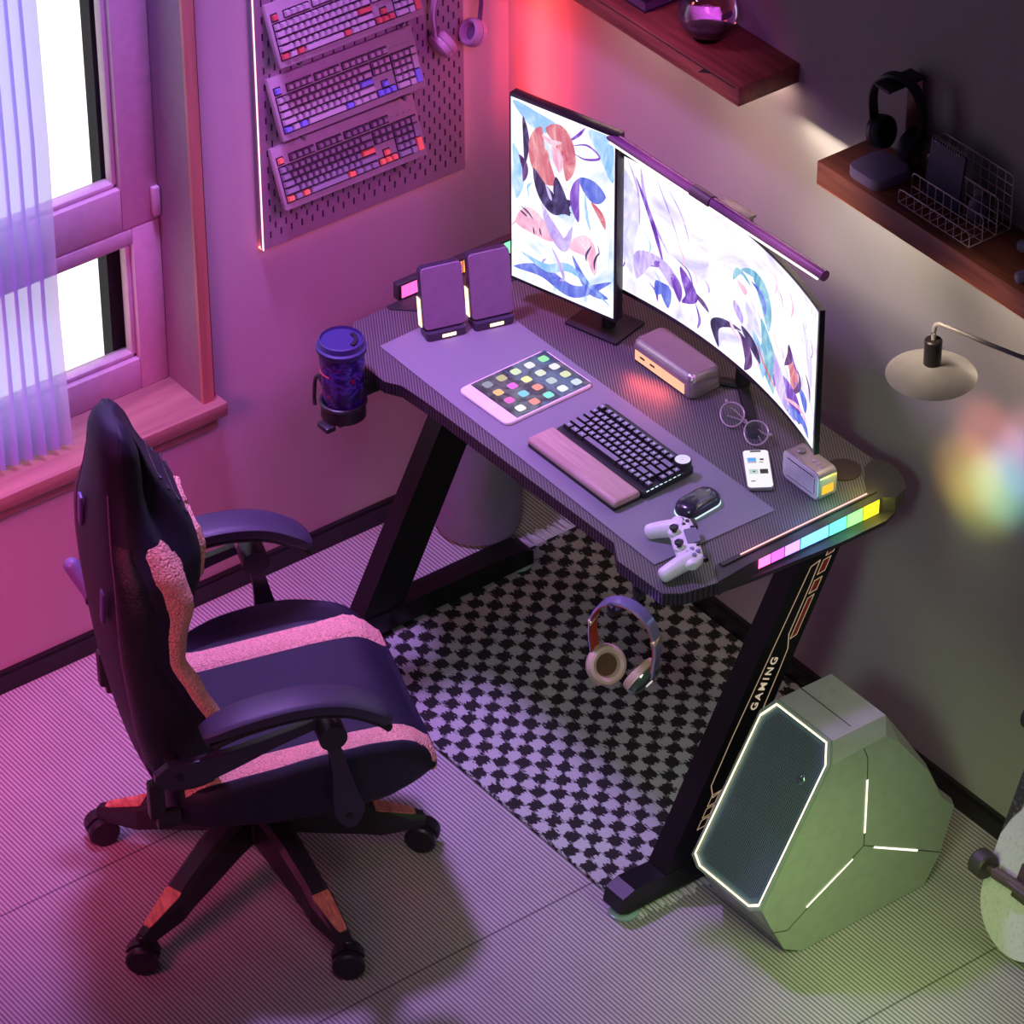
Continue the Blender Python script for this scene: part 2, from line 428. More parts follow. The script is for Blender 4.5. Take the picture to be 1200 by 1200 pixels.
wall_keyboard('pale keyboard with red accent keys, topmost of three on the pegboard', 1.344, KRED, KEYLT, 1, 'top keyboard with red keys')
wall_keyboard('pale keyboard with violet accent keys, middle of three on the pegboard', 1.182, KBLUE, KEYLT, 0, 'middle keyboard with violet keys')
wall_keyboard('pale keyboard with grey keys and orange accents, lowest of three on the pegboard', 1.026, KORG, KEYDK, 1, 'lowest keyboard with orange keys')

# ================================================================== HEADPHONES generator
def headphones(name, label, M, cols, H=.185, W=.15, cup_r=.034, top=None, band_w=.026, cup_tilt=.35, inset=.90, yaws=(0, 0), logo=False):
    """local X = ear axis, Z up, Y forward; origin at top of band"""
    band, pad, inner, out_, ring = cols
    t = thing(name, label, 'headphones', M=M)
    P = []
    for k in range(33):
        a = PI*k/32
        x = -W/2*math.cos(a)*(1.0); z = -.0+(-H*.52)*(1-math.sin(a)**.8)
        P.append(V((x, 0, z)))
    ext = [V((-W/2*(1-.10*q), 0, -H*.52-q*H*.30)) for q in (1, .66, .33)]
    P = ext + P + [V((-e.x, 0, e.z)) for e in reversed(ext)]
    # band as thin strip : outer and inner colours
    def strip(off, th, m, nm, w_=band_w, rng=None):
        mb = MB().use(m); R = []
        idx = range(len(P)) if rng is None else rng
        for i in idx:
            p = P[i]; tt = (P[min(i+1, len(P)-1)]-P[max(i-1, 0)]).normalized(); nn = V((0, 1, 0)).cross(tt) * -1
            o_ = p+nn*off
            e = 1.0
            R.append([o_+V((0, -w_/2, 0)), o_+V((0, w_/2, 0)), o_+nn*th+V((0, w_/2*.8, 0)), o_+nn*th+V((0, -w_/2*.8, 0))])
        return mb.rings(R).build(nm, m, t)
    strip(0, .004, band, 'headband')
    strip(-.0022, .0022, inner, 'headband_lining')
    n = len(P)
    if ring:
        for rg in (range(5, 7), range(n-7, n-5)):
            strip(-.003, .0085, ring, 'slider_ring', band_w+.003, rg)
    for s in (-1, 1):
        base = V((s*W/2*inset, 0, -H*.82))
        Mc = Matrix.Translation(base+V((-s*.014, 0, -.012))) @ Matrix.Rotation(yaws[(s+1)//2], 4, 'Z') @ Matrix.Rotation(s*cup_tilt, 4, 'Y') @ Matrix.Rotation(-s*PI/2, 4, 'Y')
        # local z points inward to the head
        r = cup_r
        cup = MB().use(out_).lathe([(.001, -.016), (r*.6, -.0155), (r*.92, -.011), (r, -.004), (r, .001)], Mc).build('ear_cup', out_, t)
        if ring: MB().lathe([(r*1.0, .001), (r*1.03, .002), (r*1.0, .0035)], Mc, cap=False).build('trim_ring', ring, t)
        padm = MB().use(pad).lathe([(r*.98, .002), (r*1.0, .009), (r*.92, .016), (r*.78, .018), (r*.62, .015), (r*.56, .008), (r*.54, .004)], Mc, cap=False).build('ear_pad', pad, t)
        MB().lathe([(.001, .005), (r*.57, .0051)], Mc, cap=False).build('ear_mesh', mat('ear_mesh_brown', (.34, .22, .12), .8) if logo else inner, cup)
        if logo:
            lg = MB().use(emi('logo_white', (.95, .92, .9), .7))
            lg.lathe([(.0042, -.0166), (.0042, -.0172), (.0085, -.0172), (.0085, -.0164)], Mc, n=20)
            lg.bb(-.0042-.0012, -.0042+.001, -.002, .011, -.0172, -.0164, M=Mc)
            lg.build('logo', parent=cup)
    return t
HPc = (mat('mirror_lilac_shell', (.66, .62, .80), .16, .55), mat('cream_leather_pad', (.78, .66, .58), .6, bump=(250, .15)), mat('orange_lining', (.80, .27, .14), .5),
       mat('mirror_green_shell', (.45, .53, .47), .15, .7), mat('gold_slider', (.98, .84, .72), .25, .6))
Mh = Matrix.Translation((1.221, -.668, .681)) @ Matrix.Rotation(math.radians(23), 4, 'Z')
HANG = (Mh, HPc)
headphones('hanging_headphones', 'glossy lilac headphones with orange lining hanging from hook under desk edge', Mh, HPc, H=.176, W=.132, cup_r=.038, band_w=.028, cup_tilt=.50, inset=.80, yaws=(-.65, -.15), logo=True)
lc = mat('lilac_shell', (.70, .55, .64), .3); lp = mat('lilac_pad', (.66, .50, .60), .6)
Mw = Matrix.Translation((.058, -.168, 1.275)) @ Matrix.Rotation(math.radians(88), 4, 'Z')
headphones('wall_headphones', 'dusty pink headphones hanging at the top right of the pegboard', Mw, (lc, lp, mat('lilac_mesh', (.42, .30, .42), .7), lc, None), H=.165, W=.115, cup_r=.029, band_w=.012, cup_tilt=.5)
p = thing('peg_hook', 'metal peg hook holding the pink headphones on pegboard', 'hook', (.022, -.168, 1.276)); MB().cyl((0, 0, -.006), (.045, 0, -.006), .0035).cyl((.045, 0, -.006), (.045, 0, .008), .0035).build('peg', GREY, p)

# ================================================================== SHELVES
def shelf(label, x0, x1, d, z0, z1, groove):
    t = thing('wall_shelf', label, 'shelf', (x0, 0, z0), group='dark wood wall shelves')
    MB().bb(0, x1-x0, -d, 0, 0, z1-z0, .0015).build('board', SHELF, t)
    dk = mat('groove_dark', (.06, .03, .03), .8)
    if groove:
        MB().bb(.0, x1-x0-.012, -d-.0006, -d+.002, z1-z0-.0062, z1-z0-.0042).build('groove', dk, t)
        xx = .785-x0
        MB().face([(xx-.022, -d-.001, z1-z0-.021), (xx+.019, -d-.001, z1-z0-.0045), (xx-.004, -d-.001, z1-z0-.0045)]).build('pull_notch', dk, t)
    else:
        MB().bb(.002, x1-x0, -d-.001, -d+.002, .001, .0022).build('edge_strip', mat('brass_edge', (.75, .45, .3), .4, .3), t)
    return t
shelf('upper left dark wood wall shelf with a grooved front and triangular notch', 0.02, .879, .144, 1.357, 1.397, True)
shelf('dark wood wall shelf at right holding headset stand and wire rack', 1.089, 2.5, .135, 1.295, 1.344, False)

# glass sphere on upper shelf
t = thing('glass_ornament', 'clear glass ball ornament with a side tube on the grooved shelf', 'ornament', (.705, -.075, 1.397))
gl = mat('smoke_glass', (.95, .9, .95), .02, trans=1.)
MB().sphere((0, 0, .056), .055, 4).sphere((0, 0, .056), .0525, 4).build('ball', gl, t)
MB().lathe([(.026, 0), (.028, .004), (.022, .007)], n=32).build('foot', gl, t)
MB().tube(smoothpts([(-.035, .0, .075), (-.05, .0, .095), (-.048, .0, .13), (-.04, 0, .16)], 5), .009, 12).build('side_tube', gl, t)
MB().sphere((0, 0, .028), (.036, .036, .016), 3).build('liquid', mat('plum_liquid', (.22, .08, .14), .1, trans=.3), t)
# box/book on shelf 1
t = thing('hardcover_book', 'dark violet book lying beside the glass ball on upper shelf', 'book', (.49, -.075, 1.397))
MB().bb(-.075, .075, -.035, .045, .003, .022).build('page_block', mat('book_pages', (.30, .22, .3), .8), t)
MB().bb(-.077, .077, -.037, .046, 0, .003).bb(-.077, .077, -.037, .046, .022, .025).bb(-.077, -.074, -.037, .046, 0, .025).build('cover', mat('book_cover', (.10, .08, .13), .5), t)

# lilac charging box + headset stand + black headset
t = thing('desktop_box', 'flat lilac rounded square box on the right shelf beneath the black headset', 'box', (1.196, -.082, 1.344))
P = rr_poly(.088, .088, .022)
MB().rings([[V((x*s, y*s, z)) for x, y in P] for s, z in ((.95, 0), (1, .004), (1, .018), (.96, .022))]).build('body', mat('lilac_box', (.58, .50, .64), .5), t)
# stand: L bracket on wall with arm
t = thing('headset_stand', 'black headset stand with flat top arm at back of right shelf', 'stand', (1.203, -.018, 1.344))
MB().bb(-.02, .02, -.008, .012, 0, .006).build('base', MATTE, t)
MB().bb(-.019, .019, .004, .009, .004, .185).build('post', mat('copper_post', (.42, .26, .22), .4), t)
MB().bb(-.019, .019, -.075, .009, .185, .190).build('top_arm', MATTE, t)
hb = mat('headset_black', (.07, .065, .075), .45)
Mk = Matrix.Translation((1.203, -.052, 1.541)) @ Matrix.Rotation(math.radians(12), 4, 'Z')
headphones('black_headset', 'black headset hung over the stand on the right shelf', Mk, (hb, hb, hb, mat('headset_cup', (.12, .11, .12), .35), None), H=.138, W=.110, cup_r=.031, band_w=.022, cup_tilt=.25)

# wire organiser
t = thing('wire_rack', 'small pale wire letter rack holding a notebook on the right shelf', 'rack', (1.375, -.065, 1.344))
WIR = mat('pale_wire', (.85, .76, .78), .4, .1)
L = .185
def panel(y, h, z0=.002):
    mb = MB(); r = .0009
    a = [(-L/2, y, z0)]+[(-L/2, y, h-.008), (-L/2+.003, y, h-.002), (-L/2+.009, y, h), (L/2-.009, y, h), (L/2-.003, y, h-.002), (L/2, y, h-.008), (L/2, y, z0)]
    mb.tube(a, .0013, 6)
    nn = max(1, int(h/.022))
    for i in range(nn): mb.tube([(-L/2, y, z0+i*.022), (L/2, y, z0+i*.022)], r, 6)
    for i in range(1, 9): x = -L/2+L*i/9; mb.tube([(x, y, z0), (x, y, h)], r, 6)
    mb.build('wire_panel', WIR, t)
for y, h in ((-.048, .030), (-.018, .052), (.015, .078), (.048, .110)): panel(y, h)
mb = MB()
mb.tube([(-L/2, -.048, .002), (-L/2, .048, .002)], .0013, 6); mb.tube([(L/2, -.048, .002), (L/2, .048, .002)], .0013, 6)
for i in range(1, 9): x = -L/2+L*i/9; mb.tube([(x, -.048, .002), (x, .048, .002)], .0009, 6)
mb.build('wire_base', WIR, t)
t = thing('spiral_notebook', 'dark blue spiral notebook standing in the wire rack', 'notebook', (1.335, -.062, 1.347))
MB().box((0, .008, .056), (.088, .004, .11), rot=Matrix.Rotation(-.12, 3, 'X')).build('cover', mat('navy_cover', (.13, .15, .27), .5), t)
MB().box((.001, .0112, .056), (.087, .003, .108), rot=Matrix.Rotation(-.12, 3, 'X')).build('page_block', mat('note_pages', (.5, .47, .55), .8), t)
mb = MB()
for i in range(14): mb.tube([(-.04+i*.0062, .0155+.005*math.cos(a), .112+.005*math.sin(a)) for a in [2*PI*q/8 for q in range(8)]], .0008, 5, close=True)
mb.build('spiral_binding', WIR, t)
t = thing('storage_pouch', 'small lilac bottle lying inside the wire rack by the notebook', 'bottle', (1.408, -.040, 1.347))
MB().lathe([(.006, 0), (.015, .003), (.017, .012), (.017, .030), (.012, .040), (.007, .045), (.007, .05)], n=20).build('body', mat('lilac_tube', (.50, .45, .58), .5), t)
MB().lathe([(.008, .05), (.008, .056), (.001, .057)], n=16).build('cap', KEYLT, t)

# ================================================================== GAMEPAD generator
def gamepad(label, loc, rz, s, body, dark, touch, tilt=0.):
    M = Matrix.Translation(loc) @ Matrix.Rotation(rz, 4, 'Z') @ Matrix.Rotation(tilt, 4, 'X') @ Matrix.Scale(s, 4)
    t = thing('game_controller', label, 'controller', M=M)
    # body built from blended surface: central slab + grips (local x = right, y = away from the player)
    mb = MB()
    R = []
    n = 28
    xs = [-.080, -.076, -.066, -.052, -.038, -.022, 0, .022, .038, .052, .066, .076, .080]
    def yr(x):
        a = abs(x)
        top = .030 - .012*max(0, (a-.055)/.025)**2
        if a < .030: bot = -.020-.004*math.cos(a/.03*PI/2)
        else: bot = -.024+.010*max(0, (a-.05)/.03)**2
        if a > .074: bot *= .62; top *= .6
        return top, bot
    for x in xs:
        top, bot = yr(x); a = abs(x); ring = []
        th = .030*(1-.40*max(0, (a-.045)/.035)**2)
        for k in range(n):
            an = 2*PI*k/n
            yy = (top+bot)/2+(top-bot)/2*math.copysign(abs(math.cos(an))**.8, math.cos(an))
            frac = (yy-bot)/(top-bot)
            zc = .030-.016*max(0, (-.02-yy)/.05)
            zz = zc+th/2*math.copysign(abs(math.sin(an))**.8, math.sin(an))*(.75+.25*min(1, frac*2))
            ring.append(V((x, yy, zz)))
        R.append(ring)
    mb.rings(R)
    for sx in (-1, 1):
        GP = smoothpts([(sx*.050, .012, .029), (sx*.056, -.010, .028), (sx*.064, -.032, .0245), (sx*.070, -.050, .0205), (sx*.073, -.060, .0180), (sx*.074, -.064, .0170)], 4)
        mm = len(GP); mb.tube(GP, [(.0200-.0065*i/mm)*(1-max(0, (i/(mm-1)-.66)/.34)**2.2*.80) for i in range(mm)], 16)
    bo = mb.build('shell', body, t, sharp=0)
    md = bo.modifiers.new('s', 'SUBSURF'); md.levels = 1; md.render_levels = 2
    # touch pad
    P = rr_poly(.046, .026, .004)
    MB().prism([(x, y+.018) for x, y in P], .040, .0462).build('touch_pad', touch, t)
    for sx in (-1, 1):
        st = MB().lathe([(.011, .038), (.0115, .044), (.0095, .045)], Matrix.Translation((sx*.0245, -.012, 0)), 24).build('stick_well', body, t)
        MB().lathe([(.005, .044), (.005, .050), (.0088, .052), (.0092, .056), (.0075, .0575), (.004, .0562), (.001, .056)], Matrix.Translation((sx*.0245, -.012, 0)), 24).build('thumb_stick', dark, t)
    for dx, dy in ((-.0085, 0), (.0085, 0), (0, .0085), (0, -.0085)):
        MB().box((-.050+dx, .010+dy, .0435), (.0075, .0075, .005), bev=.0015).build('direction_button', dark, t)
        MB().lathe([(.0046, .040), (.0046, .0462), (.0036, .0470), (.001, .0470)], Matrix.Translation((.050+dx*1.15, .010+dy*1.15, 0)), 16).build('face_button', mat('button_lilac', (.50, .48, .64), .4), t)
    for sx in (-1, 1):
        MB().bb(sx*.030-.0018, sx*.030+.0018, .020, .028, .041, .0452, .001).build('menu_button', dark, t)
        MB().box((sx*.052, .031, .030), (.030, .012, .012), bev=.004).build('shoulder_button', dark, t)
    return t
padW = mat('lilac_white_shell', (.90, .87, .90), .38); padD = mat('controller_black', (.10, .10, .11), .4); padT = mat('touch_grey', (.42, .42, .50), .45)
FWD = math.atan2(.90, .47)
gamepad('white game controller with dark sticks lying at the desk front corner', (1.239, -.545, .741), FWD-PI/2, .92, padW, padD, padT, .12)
gamepad('lilac game controller lying on the right shelf at the picture edge', (1.597, -.062, 1.346), math.radians(-45), .70, mat('lilac_shell2', (.50, .46, .62), .4), padD, padT)

# ================================================================== DESK
desk = thing('gaming_desk', 'black gaming desk with textured top and glowing colour segments at its end', 'desk', (.80, -.36, 0))
O = V((.80, -.36, 0))
def D(o): o.location = -O; return o     # world-coordinate meshes parented to the desk
out = [(.404, -.651), (.464, -.651), (.497, -.633), (.556, -.629), (.625, -.627), (1.130, -.622), (1.175, -.650), (1.267, -.648), (1.300, -.647), (1.322, -.618),
       (1.336, -.548), (1.328, -.470), (1.322, -.150), (1.338, -.132), (1.326, -.100), (1.307, -.084), (1.278, -.073), (1.245, -.073), (1.223, -.083),
       (.36, -.083), (.30, -.075), (.262, -.10), (.238, -.17), (.262, -.45), (.266, -.58), (.30, -.62), (.36, -.651)]
D(MB().prism(out, .713, .738).build('side_edge', EDGE, desk))
ins = out
D(MB().prism(ins, .738, .740).build('desktop', CARBON, desk))
CAP = mat('dark_cap', (.17, .16, .17), .5, bump=(500, .05))
capR = [(1.296, -.5225), (1.338, -.550), (1.330, -.470), (1.324, -.150), (1.340, -.132), (1.328, -.098), (1.307, -.082), (1.278, -.071), (1.245, -.071), (1.221, -.082), (1.232, -.115), (1.296, -.165), (1.298, -.46)]
D(MB().prism(capR, .712, .743).build('end_cap', CAP, desk))
D(MB().prism([(.36, -.082), (.30, -.073), (.260, -.10), (.236, -.17), (.260, -.45), (.262, -.50), (.275, -.50), (.33, -.44), (.345, -.12)], .712, .742).build('end_cap', CAP, desk))
# lower lip under the light strip on the right end
D(MB().prism([(1.326, -.545), (1.336, -.470), (1.352, -.270), (1.352, -.165), (1.340, -.128), (1.300, -.10), (1.300, -.545)], .704, .7125).build('light_housing', CAP, desk))
D(MB().prism([(1.299, -.515), (1.309, -.515), (1.307, -.150), (1.299, -.150)], .743, .7465).build('light_housing', CAP, desk))
D(MB().tube([(1.304, -.470, .7478), (1.303, -.170, .7478)], .0014, 8).build('light_line', emi('line_pink', (1., .74, .72), 1.5), desk))
cols = [(1, .42, .72), (.88, .34, .95), (.66, .52, 1.), (.42, .70, 1.), (.35, .92, .75), (.50, .95, .45), (.95, .93, .12)]
yb = [-.451, -.420, -.388, -.350, -.281, -.238, -.198, -.158]
fx = lambda y: 1.3300+(1.324-1.330)*(y+.470)/.320+.0012
zl = lambda y: .7215-.010*(y+.451)/.293
for i, cl in enumerate(cols):
    a, b = yb[i]+.0010, yb[i+1]-.0010
    m = MB().face([(fx(a), a, zl(a)), (fx(b), b, zl(b)), (fx(b), b, .7425), (fx(a), a, .7425)])
    D(m.build('light_segment', emi('segment_%d' % i, cl, 2.6), desk))
# left light ridge
D(MB().bb(.244, .262, -.47, -.16, .741, .778, .002).build('light_housing', CAP, desk))
cl2 = [(1., .40, .75), (1, .35, .6), (1, .5, .3), (1, .7, .3), (.6, .95, .5), (.5, 1, .7)]
for i in range(6):
    a = -.462+i*.050
    D(MB().bb(.262, .2635, a, a+.047, .746, .773).build('light_segment', emi('lsegment_%d' % i, cl2[i], 1.6), desk))
# legs
def leg(xa, xb, gaming):
    par = desk
    # slanted post in the y-z plane
    f0, f1 = (-.612, .07), (-.262, .713)      # front edge line (y,z)
    w = .088
    poly = [(-.630, .062), (-.525, .062), (-.196, .713), (-.290, .713)]
    M = Matrix(((0, 0, 1, 0), (1, 0, 0, 0), (0, 1, 0, 0), (0, 0, 0, 1)))
    lg = D(MB().prism(poly, xa, xb, M).build('leg', STEEL, par))
    # foot bar
    c_ = (xa+xb)/2
    ft = [(-.715, .018), (-.735, .028), (-.728, .060), (-.700, .070), (-.62, .066), (-.28, .066), (-.215, .062), (-.195, .05), (-.195, .018)]
    D(MB().prism(ft, c_-.026, c_+.026, M).build('foot', STEEL, par))
    zp = .0 if gaming else .0085
    for yy in (-.705, -.215): D(MB().lathe([(.026, .001+zp), (.030, .003+zp), (.030, .007+zp), (.022, .010+zp), (.010, .011+zp), (.010, .022)], Matrix.Translation((c_, yy, 0)), 24).build('foot_pad', mat('foot_pad_grey', (.55, .66, .66), .3), par))
    # top rail
    D(MB().bb(c_-.02, c_+.02, -.60, -.12, .690, .713).build('rail', STEEL, par))
    return lg, poly
XL0, XL1, XR0, XR1 = .284, .330, 1.250, 1.300
leg(XL0, XL1, False); leg(XR0, XR1, True)
D(MB().bb(XL1, XR0, -.20, -.17, .655, .690).build('crossbar', STEEL, desk))
D(MB().cyl((1.19, -.50, .713), (1.252, -.44, .64), .012, n=8).build('brace', mat('red_brace', (.55, .05, .07), .4), desk))
# graphics on right leg: coordinates (s along the post from bottom, t across) mapped on the +x face
PB, PT = V((XR1, -.5775, .062)), V((XR1, -.243, .713))
ds = (PT-PB); LEN = ds.length; ds.normalize(); dt = V((0, ds.z, -ds.y))
def LP(s, tt, off=.0006): return PB+ds*s+dt*tt+V((off, 0, 0))
GOLD = emi('graphic_cream', (.85, .72, .58), .55); REDG = mat('graphic_red', (.45, .10, .08), .5, emit=(.5, .12, .1), es=.25)
def gl_line(pts, wd=.0022, m=None, closed=False):
    mb = MB()
    pts = [LP(*q) for q in pts]
    if closed: pts = pts+[pts[0]]
    for a, b in zip(pts, pts[1:]):
        d = (b-a).normalized(); nn = V((1, 0, 0)).cross(d)*wd/2
        a2 = a-d*wd*.4; b2 = b+d*wd*.4
        mb.face([a2-nn, b2-nn, b2+nn, a2+nn])
    return mb
gmb = MB().use(GOLD)
def addl(pts, closed=False, wd=.0024):
    q = [LP(*p) for p in pts]
    if closed: q.append(q[0])
    for a, b in zip(q, q[1:]):
        d = (b-a).normalized(); nn = V((1, 0, 0)).cross(d)*wd/2
        gmb.face([a-d*wd*.4-nn, b+d*wd*.4-nn, b+d*wd*.4+nn, a-d*wd*.4+nn])
# t from -.037 (front/left edge) to +.037 (rear/right edge)
addl([(.655, .004), (.640, -.013), (.28, -.026), (.175, -.026), (.150, -.008)])
addl([(.655, .004), (.60, .006), (.50, .006), (.47, .020), (.43, .022), (.30, .024), (.245, .012), (.17, .010), (.150, -.008)])
for s0, s1, a, b in ((.665, .700, .014, .029), (.625, .655, .013, .028), (.585, .612, .013, .028), (.49, .575, .015, .027), (.18, .245, .016, .027), (.08, .165, .010, .028), (.13, .155, -.012, .004), (.105, .125, -.012, .004), (.08, .100, -.012, .004)):
    addl([(s0, a), (s1, a), (s1+.010, b), (s0+.010, b)], True, .002)
    if (s1-s0) > .03 or abs(s0-.585) < .001:
        gmb.use(REDG); gmb.face([LP(s0+.003, a+.002, .0004), LP(s1-.001, a+.002, .0004), LP(s1+.006, b-.002, .0004), LP(s0+.010, b-.002, .0004)]); gmb.use(GOLD)
D(gmb.build('leg_graphics', parent=desk))
# lettering
cu = bpy.data.curves.new('lettering', 'FONT'); cu.body = 'GAMING'; cu.size = .0235; cu.space_character = 1.35; cu.align_x = 'CENTER'; cu.align_y = 'CENTER'; cu.extrude = .0002; cu.offset = .0004
to = bpy.data.objects.new('tmp', cu); C.objects.link(to); bpy.context.view_layer.update()
me = bpy.data.meshes.new_from_object(to.evaluated_get(bpy.context.evaluated_depsgraph_get())); bpy.data.objects.remove(to)
me.materials.clear(); me.materials.append(emi('lettering_cream', (.9, .82, .7), .7))
Mt = Matrix(((0, 0, 1, 0), (0, 0, 0, 0), (0, 0, 0, 0), (0, 0, 0, 1)))
xx = ds; zz = V((1, 0, 0)); yv = zz.cross(xx)
pc = LP(.395, -.003, .0012)
Mt = Matrix(((xx.x, yv.x, zz.x, pc.x), (xx.y, yv.y, zz.y, pc.y), (xx.z, yv.z, zz.z, pc.z), (0, 0, 0, 1)))
me.transform(Mt)
lo = bpy.data.objects.new('lettering', me); C.objects.link(lo); lo.parent = desk; lo.location = -O
# hooks & cup ring
D(MB().bb(1.205, 1.235, -.640, -.590, .690, .713, .002).bb(1.213, 1.229, -.645, -.625, .668, .700, .002).bb(1.213, 1.229, -.700, -.630, .668, .678, .002).bb(1.213, 1.229, -.704, -.696, .668, .690, .002).build('headphone_hook', BLACK, desk))
D(MB().lathe([(.034, .7395), (.034, .7425), (.030, .7430), (.001, .7430)], Matrix.Translation((1.213, -.150, 0)), 28).build('cable_grommet', mat('grommet_brown', (.20, .14, .12), .6), desk))
CX, CY = .405, -.706
rg = MB()
rg.tube([(CX+.043*math.cos(a), CY+.043*math.sin(a), .688) for a in [2*PI*k/28 for k in range(28)]], .004, 8, close=True)
rg.bb(CX-.012, CX+.012, CY+.038, -.62, .684, .694).bb(CX-.014, CX+.014, -.655, -.60, .694, .713)
rg.lathe([(.041, .655), (.044, .657), (.043, .69)], Matrix.Translation((CX, CY, 0)), 28, cap=False)
rg.tube(smoothpts([(CX-.044, CY-.01, .69), (CX-.062, CY-.012, .715), (CX-.072, CY-.014, .70), (CX-.074, CY-.016, .66), (CX-.070, CY-.018, .645)], 4), .004, 8)
rg.bb(CX-.03, CX+.03, CY-.03, CY+.03, .652, .656)
rg.box((CX+.008, CY-.046, .650), (.034, .022, .012), bev=.003)
D(rg.build('cup_holder', BLACK, desk))

# ------------------------------------------------------------------ cup
t = thing('travel_cup', 'dark printed travel cup with a blue lid in the desk cup holder', 'cup', (CX, CY, .657))
g = G('cup_print'); f = g.noise(28, 5, None, 1.5); f2 = g.noise(60, 3)
cc = g.ramp(f, [(.30, (.05, .03, .12)), (.5, (.16, .08, .40)), (.56, (.30, .20, .62)), (.62, (.10, .05, .2)), (.7, (.65, .08, .28))])
g.col(cc, .25)
MB().lathe([(.0355, .0), (.0365, .003), (.0445, .150), (.0440, .152)], n=40).build('body', g.m, t)
MB().tube([(.0415*math.cos(a), .0415*math.sin(a), .105) for a in [PI*1.25+PI*.35*k/8 for k in range(9)]], .0016, 6).build('red_mark', emi('red_mark', (.95, .15, .3), .8), t)
LID = mat('blue_lid', (.17, .15, .38), .55)
ld = MB().lathe([(.0465, .146), (.0485, .150), (.0485, .158), (.0445, .161), (.0430, .172), (.0405, .174), (.0390, .168), (.001, .167)], n=40).build('lid', LID, t)
mb = MB()
mb.rings([[V((r*math.cos(a), r*math.sin(a), z)) for r, z in ((.024, .1665), (.024, .1715), (.032, .1715), (.032, .1665))] for a in [math.radians(10+9*k) for k in range(11)]])
mb.build('sip_slot', mat('slot_navy', (.04, .03, .10), .6), ld)

# ================================================================== ON DESK
def on_desk(name, label, cat, x, y, rz=0., z=.740, group=None): return thing(name, label, cat, (x, y, z), rz, group)
# desk mat
P = [(.366, -.590), (1.228, -.607), (1.233, -.330), (.353, -.330)]
tag(MB().prism([(x, y) for x, y in P], .7405, .7425).build('desk_mat', mat('mauve_desk_mat', (.47, .47, .50), .55, bump=(900, .12), var=(900, .07))), 'large greyish mauve desk mat under the keyboard and tablet', 'desk mat')
ZM = .7428
# tablet
t = on_desk('tablet', 'white framed tablet showing app icons on the desk mat', 'tablet', .6525, -.4565, math.radians(1.5), ZM)
TW, TH = .148, .212
MB().rings([[V((x*s, y*s, z)) for x, y in rr_poly(TW, TH, .014)] for s, z in ((.985, 0), (1, .002), (1, .0055), (.99, .0068))]).build('body', mat('tablet_white', (.90, .82, .88), .3, emit=(.9, .75, .9), es=.12), t)
g = G('tablet_wallpaper'); X, Y, Z = g.xyz()
nz = g.noise(22, 5, None, 1.2)
base = g.ramp(g.math('MULTIPLY_ADD', Y, 3.5, g.math('MULTIPLY', nz, .9)), [(.05, (.12, .11, .17)), (.3, (.42, .42, .52)), (.45, (.13, .14, .22)), (.6, (.36, .42, .62)), (.75, (.15, .18, .32)), (.95, (.50, .42, .50))])
g.set(g.b.inputs['Emission Color'], base); g.b.inputs['Emission Strength'].default_value = .9
g.col((.02, .02, .02, 1), .12)
SY0 = -TH/2+.028
scr = MB().bb(-TW/2+.0035, TW/2-.0035, SY0, TH/2-.0035, .0062, .0072).build('screen', g.m, t)
mb = MB()
ic = [(.62, .95, .70), (.95, .95, .98), (.9, .92, .75), (.85, .9, .95), (.95, .95, .98), (.92, .93, .85), (.78, .82, .85), (.98, .98, 1.), (.9, .95, .8), (.98, .98, .7), (.98, .62, .58), (.55, .95, .90),
      (.80, .75, .60), (.95, .45, .95), (.55, .85, .98), (.98, .60, .60), (.62, .62, .70), (.98, .78, .55), (.95, .45, .85), (.98, .98, .98)]
# screen up = +y (away); columns along x
k = 0
for r in range(5):
    for c_ in range(4):
        x = -.050+c_*.033; y = .083-r*.034
        mb.use(emi('icon_%d' % k, ic[k], 1.0)); mb.prism([(x+px, y+py) for px, py in rr_poly(.0185, .0185, .005, 3)], .0072, .0076); k += 1
mb.build('app_icons', parent=scr)
MB().box((0, -.0, .0074), (.0, .0, .0)).bm.free()
# keyboard on desk
t = on_desk('compact_keyboard', 'compact black keyboard with a silver knob on the desk mat', 'keyboard', .9335, -.4425, math.radians(.5), ZM)
KW, KD = .262, .122
MB().rings([[V((x*s, y*s, z+ (y+KD/2)*.05)) for x, y in rr_poly(KW, KD, .008)] for s, z in ((.985, 0), (1, .003), (1, .013), (.985, .0155))]).build('case', BLACK, t)
u = .0158; x0 = -KW/2+.007; y0 = KD/2-.013
K75 = [(0, 1, 0, 1, 'n')]+[(1.3+i*1.04, 1, 0, 1, 'n') for i in range(12)]
K75 += [(i, 1, 1.15, 1, 'n') for i in range(13)]+[(13, 2, 1.15, 1, 'n')]
K75 += [(0, 1.5, 2.15, 1, 'n')]+[(1.5+i, 1, 2.15, 1, 'n') for i in range(12)]+[(13.5, 1.5, 2.15, 1, 'n')]
K75 += [(0, 1.75, 3.15, 1, 'n')]+[(1.75+i, 1, 3.15, 1, 'n') for i in range(11)]+[(12.75, 2.25, 3.15, 1, 'n')]
K75 += [(0, 2.25, 4.15, 1, 'n')]+[(2.25+i, 1, 4.15, 1, 'n') for i in range(10)]+[(12.25, 1.75, 4.15, 1, 'n'), (14, 1, 4.15, 1, 'n')]
K75 += [(0, 1.25, 5.15, 1, 'n'), (1.25, 1.25, 5.15, 1, 'n'), (2.5, 1.25, 5.15, 1, 'n'), (3.75, 6.25, 5.15, 1, 'n')]+[(10+i, 1, 5.15, 1, 'n') for i in range(6)]
K75 += [(15.15, 1, 2.15, 1, 'n'), (15.15, 1, 3.15, 1, 'n'), (15.15, 1, 1.15, 1, 'n')]
